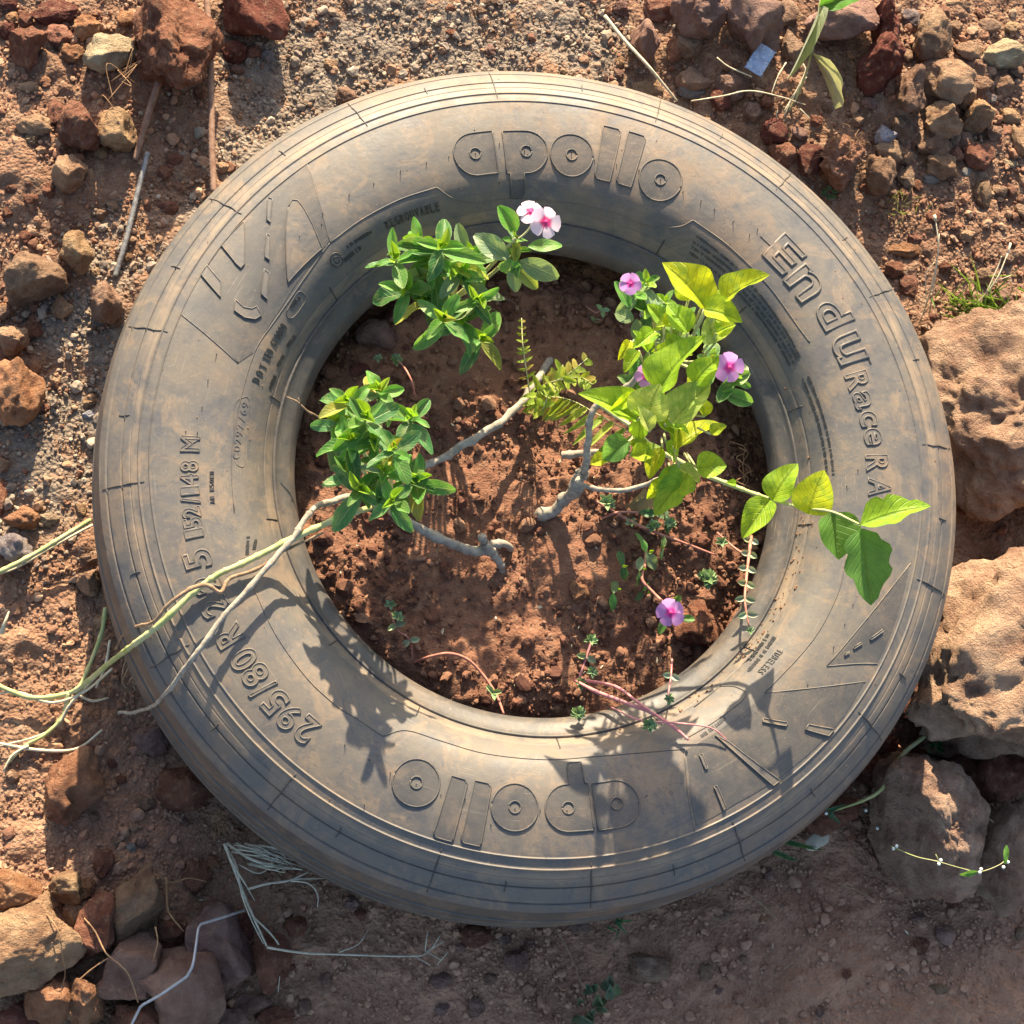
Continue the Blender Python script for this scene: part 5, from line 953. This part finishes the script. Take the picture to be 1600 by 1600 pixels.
# bleached dry grass clump, lower left
r = empty('dry_grass', P(352, 1322, .01)); tag(r, 'bleached dry grass clump with long seed stalks below the lower left of the tyre', 'dry grass')
G = lambda x, y, z: (x*K, 1060+y*K, z)
for pts, rad in [([G(1040, 765, .03), G(1080, 870, .04), G(1130, 1000, .045), G(1180, 1120, .055), G(1235, 1240, .055)], [.0022, .0018, .0012]), ([G(1040, 765, .03), G(1095, 870, .05), G(1120, 1000, .055), G(1165, 1120, .055), G(1220, 1230, .06)], [.0016, .0012, .0006]), ([G(1045, 765, .03), G(1075, 850, .05), G(1140, 960, .055), G(1180, 1030, .05)], [.0014, .0010, .0004]), ([G(1235, 1245, .055), G(1400, 1270, .05), G(1580, 1278, .045), (640, 1494, .04), (668, 1488, .03), (688, 1462, .035)], [.0016, .0012, .0006]), ([G(1150, 975, .045), G(1240, 950, .05), G(1340, 935, .05), G(1430, 895, .05)], [.0018, .0014, .0006]), ([G(1340, 935, .05), G(1430, 950, .05), G(1470, 1000, .045), G(1470, 1060, .04)], [.0012, .0005]), ([G(1360, 930, .05), G(1520, 925, .045)], [.0012, .0004]), ([G(1170, 1100, .04), G(1260, 1190, .04), G(1300, 1260, .03), G(1295, 1360, .02), G(1288, 1450, .015)], [.0014, .0010, .0006]), ([G(1050, 765, .03), G(1170, 840, .05), G(1300, 870, .05), G(1400, 885, .05)], [.0022, .001]), ([(668, 1488, .03), (690, 1500, .03)], .0006), ([(664, 1487, .03), (668, 1455, .04)], .0008), ([(666, 1487, .03), (694, 1470, .03)], .0008), ([(530, 1488, .03), (560, 1475, .035), (577, 1450, .03)], [.0008, .0004]), ([(648, 1494, .03), (672, 1508, .025)], .0006), ([(683, 1507, .02), (700, 1488, .03)], .0007)]: stem(r, [P(*p) for p in pts], rad, M_GREYSTRAW, 'blade', sides=5)
for i in range(26):
    x = 1060+random.uniform(0, 110); y = 745+random.uniform(0, 120); stem(r, [P(*G(x, y, .035)), P(*G(x+random.uniform(80, 160), y+random.uniform(10, 60), .055)), P(*G(1200+random.uniform(40, 215), 780+random.uniform(10, 115), .045))], [.0010, .0004], M_GREYSTRAW, 'blade', sides=4)
for i in range(26):
    a = random.uniform(0, 6.28); c = P(*G(1000+random.uniform(-25, 35), 640+random.uniform(-50, 60), .03)); d = np.array([math.cos(a), math.sin(a), .3])*random.uniform(.008, .02); stem(r, [c, c+d*.6+[0, 0, .008], c+d], [.0006, .0003], M_ROOT, 'root', sides=4, n=3)
# stray fine roots among the lower-left stones
twigs('dry_root', 'fine dry root threads over the stones at lower left', 'root', [([G(390, 1110, .07), G(440, 1170, .08), G(490, 1270, .09), G(560, 1330, .09), G(600, 1380, .085), G(640, 1500, .07)], [.0009, .0012, .0008]), ([G(215, 1090, .09), G(270, 1170, .10), G(290, 1290, .085), G(300, 1380, .06), G(260, 1500, .07)], [.0008, .0009]), ([G(500, 1295, .085), G(420, 1350, .07), G(340, 1420, .06)], .0008), ([G(700, 895, .05), G(760, 930, .05), G(810, 945, .04), G(870, 925, .04), G(955, 940, .04)], [.0008, .0007]), ([G(410, 1025, .05), G(520, 1030, .055), G(600, 1010, .06)], .001), ([G(205, 560, .03), G(210, 640, .02), G(250, 680, .02)], .0009), ([G(770, 920, .05), G(775, 1060, .05), G(800, 1110, .06), G(850, 1170, .06)], [.0018, .0012, .0008]), ([G(720, 1150, .09), G(730, 1220, .09), G(710, 1300, .08)], [.0012, .0008])], M_ROOT, (150, 1480, .05))
# dry seed stalks and weeds on the right
twigs('dry_grass', 'two dry pale seed stalks rising from the weeds at the upper right of the tyre', 'dry grass', [([(1437, 505, .02), (1455, 450, .06), (1466, 390, .09), (1462, 345, .10)], [.0012, .0010, .0009]), ([(1452, 490, .02), (1462, 430, .06), (1468, 365, .09)], [.0010, .0006]), ([(1475, 515, .02), (1520, 480, .06), (1555, 440, .09), (1575, 395, .10)], [.0014, .0012, .001]), ([(1555, 440, .09), (1580, 430, .09)], .0006), ([(1540, 460, .08), (1560, 415, .09), (1565, 400, .095)], .0008), ([(1448, 480, .03), (1447, 430, .05), (1460, 410, .06)], .0006), ([(1575, 395, .10), (1579, 380, .10)], .0016), ([(1462, 345, .10), (1460, 336, .10)], .0022)], M_STRAW, (1460, 500, 0))
BLADE = leaf_mesh('blade', lambda v: .9*(1-v)**.6+.03, 6, 2, .3, .35); BLADE.materials.append(M_LEAF)
def tuft(label, px, py, n, spread, L, wid, col, base_z=.01, name='grass_tuft', lean=None, mesh=None, part='blade'):
    r = empty(name, P(px, py, base_z)); tag(r, label, 'grass' if name == 'grass_tuft' else 'weed')
    for i in range(n):
        a = random.uniform(0, 6.28); b = P(px+random.gauss(0, spread), py+random.gauss(0, spread), base_z); e = random.uniform(.3, 1.2); l = L*random.uniform(.5, 1.2)
        put_leaf(r, mesh or BLADE, b, b+np.array([math.cos(a)*math.cos(e), math.sin(a)*math.cos(e), math.sin(e)])*l, wid*random.uniform(.7, 1.2), CAMV, jit(col, .25), part)
    return r
tuft('small green grass tuft between the tyre and the upper pitted boulder', 1530, 492, 120, 24, .042, .0030, (.20, .32, .08), .055)
tuft('low grey-green weed behind the upper pitted boulder at the right edge', 1570, 545, 60, 18, .014, .006, (.16, .22, .09), .10, 'weed', mesh=SUL[0], part='leaf')
tuft('tiny weed seedling at the upper right edge of the tyre', 1296, 303, 8, 5, .012, .006, (.10, .20, .09), .02, 'weed', mesh=SUL[1], part='leaf')
tuft('withered grey-green seedling on the shaded soil near the bottom edge', 928, 1565, 16, 16, .024, .012, (.20, .25, .15), .01, 'weed', mesh=SUL[1], part='leaf')
tuft('stubby green blades poking out under the near side of the tyre', 963, 1442, 7, 6, .020, .005, (.10, .26, .16), .03)
tuft('fine green sprig in the dark gap beside the egg shaped boulder', 1460, 1158, 22, 9, .014, .005, (.06, .20, .06), .08, 'weed', mesh=SUL[0], part='leaf')
tuft('low dry weed tangle among the stones above the tyre at upper right', 1405, 318, 26, 14, .018, .002, (.34, .30, .16), .02)
r = empty('grass_tuft', P(1240, 1330, .02)); tag(r, 'flat dark green grass blades lying beside the lower right of the tyre', 'grass')
for b_, t_ in (((1222, 1312, .04), (1298, 1334, .03)), ((1205, 1328, .04), (1258, 1352, .02)), ((1290, 1268, .05), (1322, 1258, .06)), ((1296, 1272, .05), (1315, 1288, .05))): put_leaf(r, BLADE, P(*b_), P(*t_), .008, CAMV, (.06, .18, .09, 1), 'blade')
r = twigs('flowering_weed', 'thin weed with tiny white flower heads in front of the egg shaped boulder', 'weed', [([(1392, 1322, .13), (1430, 1338, .155), (1465, 1346, .16), (1500, 1356, .155), (1530, 1362, .15), (1560, 1352, .15), (1575, 1340, .15)], [.0006, .0005]), ([(1468, 1347, .17), (1462, 1335, .175)], .0006), ([(1570, 1345, .165), (1573, 1325, .17)], .0009), ([(1300, 1268, .05), (1350, 1250, .07), (1380, 1230, .09), (1410, 1180, .10), (1445, 1150, .10)], [.0010, .0024, .003, .0026])], M_STEMG, (1392, 1322, .05))
for x, y, z in ((1396, 1326, .135), (1401, 1322, .138), (1467, 1350, .175), (1470, 1344, .176), (1531, 1363, .173), (1533, 1358, .173), (1568, 1355, .17), (1575, 1347, .168), (1291, 1271, .055), (1353, 1266, .05), (1371, 1294, .05)):
    o = obj('flower_head', EYE2 if 'EYE2' in globals() else globals().setdefault('EYE2', fastmesh('flower_head', ev, ef)), M_BUD, r); o.matrix_basis = Matrix.LocRotScale(Vector(P(x, y, z)), None, (.0022, .0022, .0018))
put_leaf(r, PWL[0], P(1528, 1362, .17), P(1502, 1368, .17), .008, CAMV, jit(MD)); put_leaf(r, PWL[1], P(1570, 1350, .168), P(1574, 1322, .175), .006, CAMV, jit(MD)); put_leaf(r, PWL[1], P(1402, 1210, .10), P(1404, 1198, .11), .008, CAMV, jit(YG))
twigs('dry_twig', 'loose thin dry twigs on the shaded soil at the lower right', 'twig', [([(1162, 1390, .01), (1190, 1412, .012), (1214, 1436, .01)], .0011), ([(1314, 1384, .01), (1335, 1388, .014), (1365, 1405, .01)], .0009), ([(1410, 1372, .02), (1422, 1395, .015), (1428, 1415, .01)], .0009), ([(1385, 1572, .01), (1440, 1590, .01)], .0007), ([(868, 1450, .02), (890, 1490, .015), (908, 1540, .012), (918, 1600, .01)], .0009), ([(1200, 1530, .01), (1242, 1502, .012)], .0007), ([(1515, 1262, .11), (1535, 1272, .11), (1552, 1284, .105)], .0008)], M_TWIG, (1190, 1412, .01))
twigs('dry_grass', 'dead grass threads around the pale cream stone beside the large rough rock', 'dry grass', [([(150+random.uniform(-10, 60), 70+random.uniform(0, 120), .05), (190+random.uniform(-40, 40), 100+random.uniform(-30, 70), .06), (200+random.uniform(-60, 40), 120+random.uniform(-30, 80), .04)], .0006) for _ in range(6)], M_ROOT, (190, 110, .03))
twigs('dry_root', 'reddish root fibres in the soil by the right bead inside the tyre', 'root', [([(1150+i*4+random.uniform(-12, 12), 690+i*9, .188), (1160+random.uniform(-12, 12), 698+i*9, .194), (1172+random.uniform(-12, 12), 712+i*9, .186), (1168+random.uniform(-9, 9), 726+i*9, .184)], .0006) for i in range(7)], M_ROOT, (1160, 710, .17))
twigs('straw_stalk', 'broken straw bits on the left ground by the whitish grey stone', 'stalk', [([(2, 990, .02), (14, 955, .03)], [.004, .001]), ([(12, 1295, .02), (35, 1345, .015)], .0008)], M_STRAW, (5, 980, .01))
# dead leaf flakes and chaff
r_ = np.random.default_rng(77); V = []; F = []
for i in range(110):
    if i < 30: a = r_.uniform(0, 6.28); q_ = .27*math.sqrt(r_.uniform()); x, y = q_*math.cos(a), q_*math.sin(a); z = sh1(x, y)+.006
    else:
        x, y = r_.uniform(-.65, .75), r_.uniform(-.6, .75)
        if math.hypot(x, y) < .53: continue
        z = gh1(x, y)+.008
    a = r_.uniform(0, 6.28); l = r_.uniform(.0015, .0045); wd = l*r_.uniform(.15, .6); b0 = len(V); ca, sa = math.cos(a), math.sin(a)
    for u, v in ((-1, -.2), (0, -1), (1, 0), (0, .8)): V.append((x+(u*l*ca-v*wd*sa), y+(u*l*sa+v*wd*ca), z+r_.uniform(-.0012, .0016)))
    F.append((b0, b0+1, b0+2, b0+3))
me = pymesh('leaf_litter', V, F, False); o = obj('leaf_litter', me, M_STRAW); m_ = o.modifiers.new('s', 'SOLIDIFY'); m_.thickness = .0003; tag(o, 'tiny dry leaf flakes and chaff strewn over soil and ground', 'litter', kind='stuff')
sc.cycles.max_bounces = 6; sc.cycles.transparent_max_bounces = 4
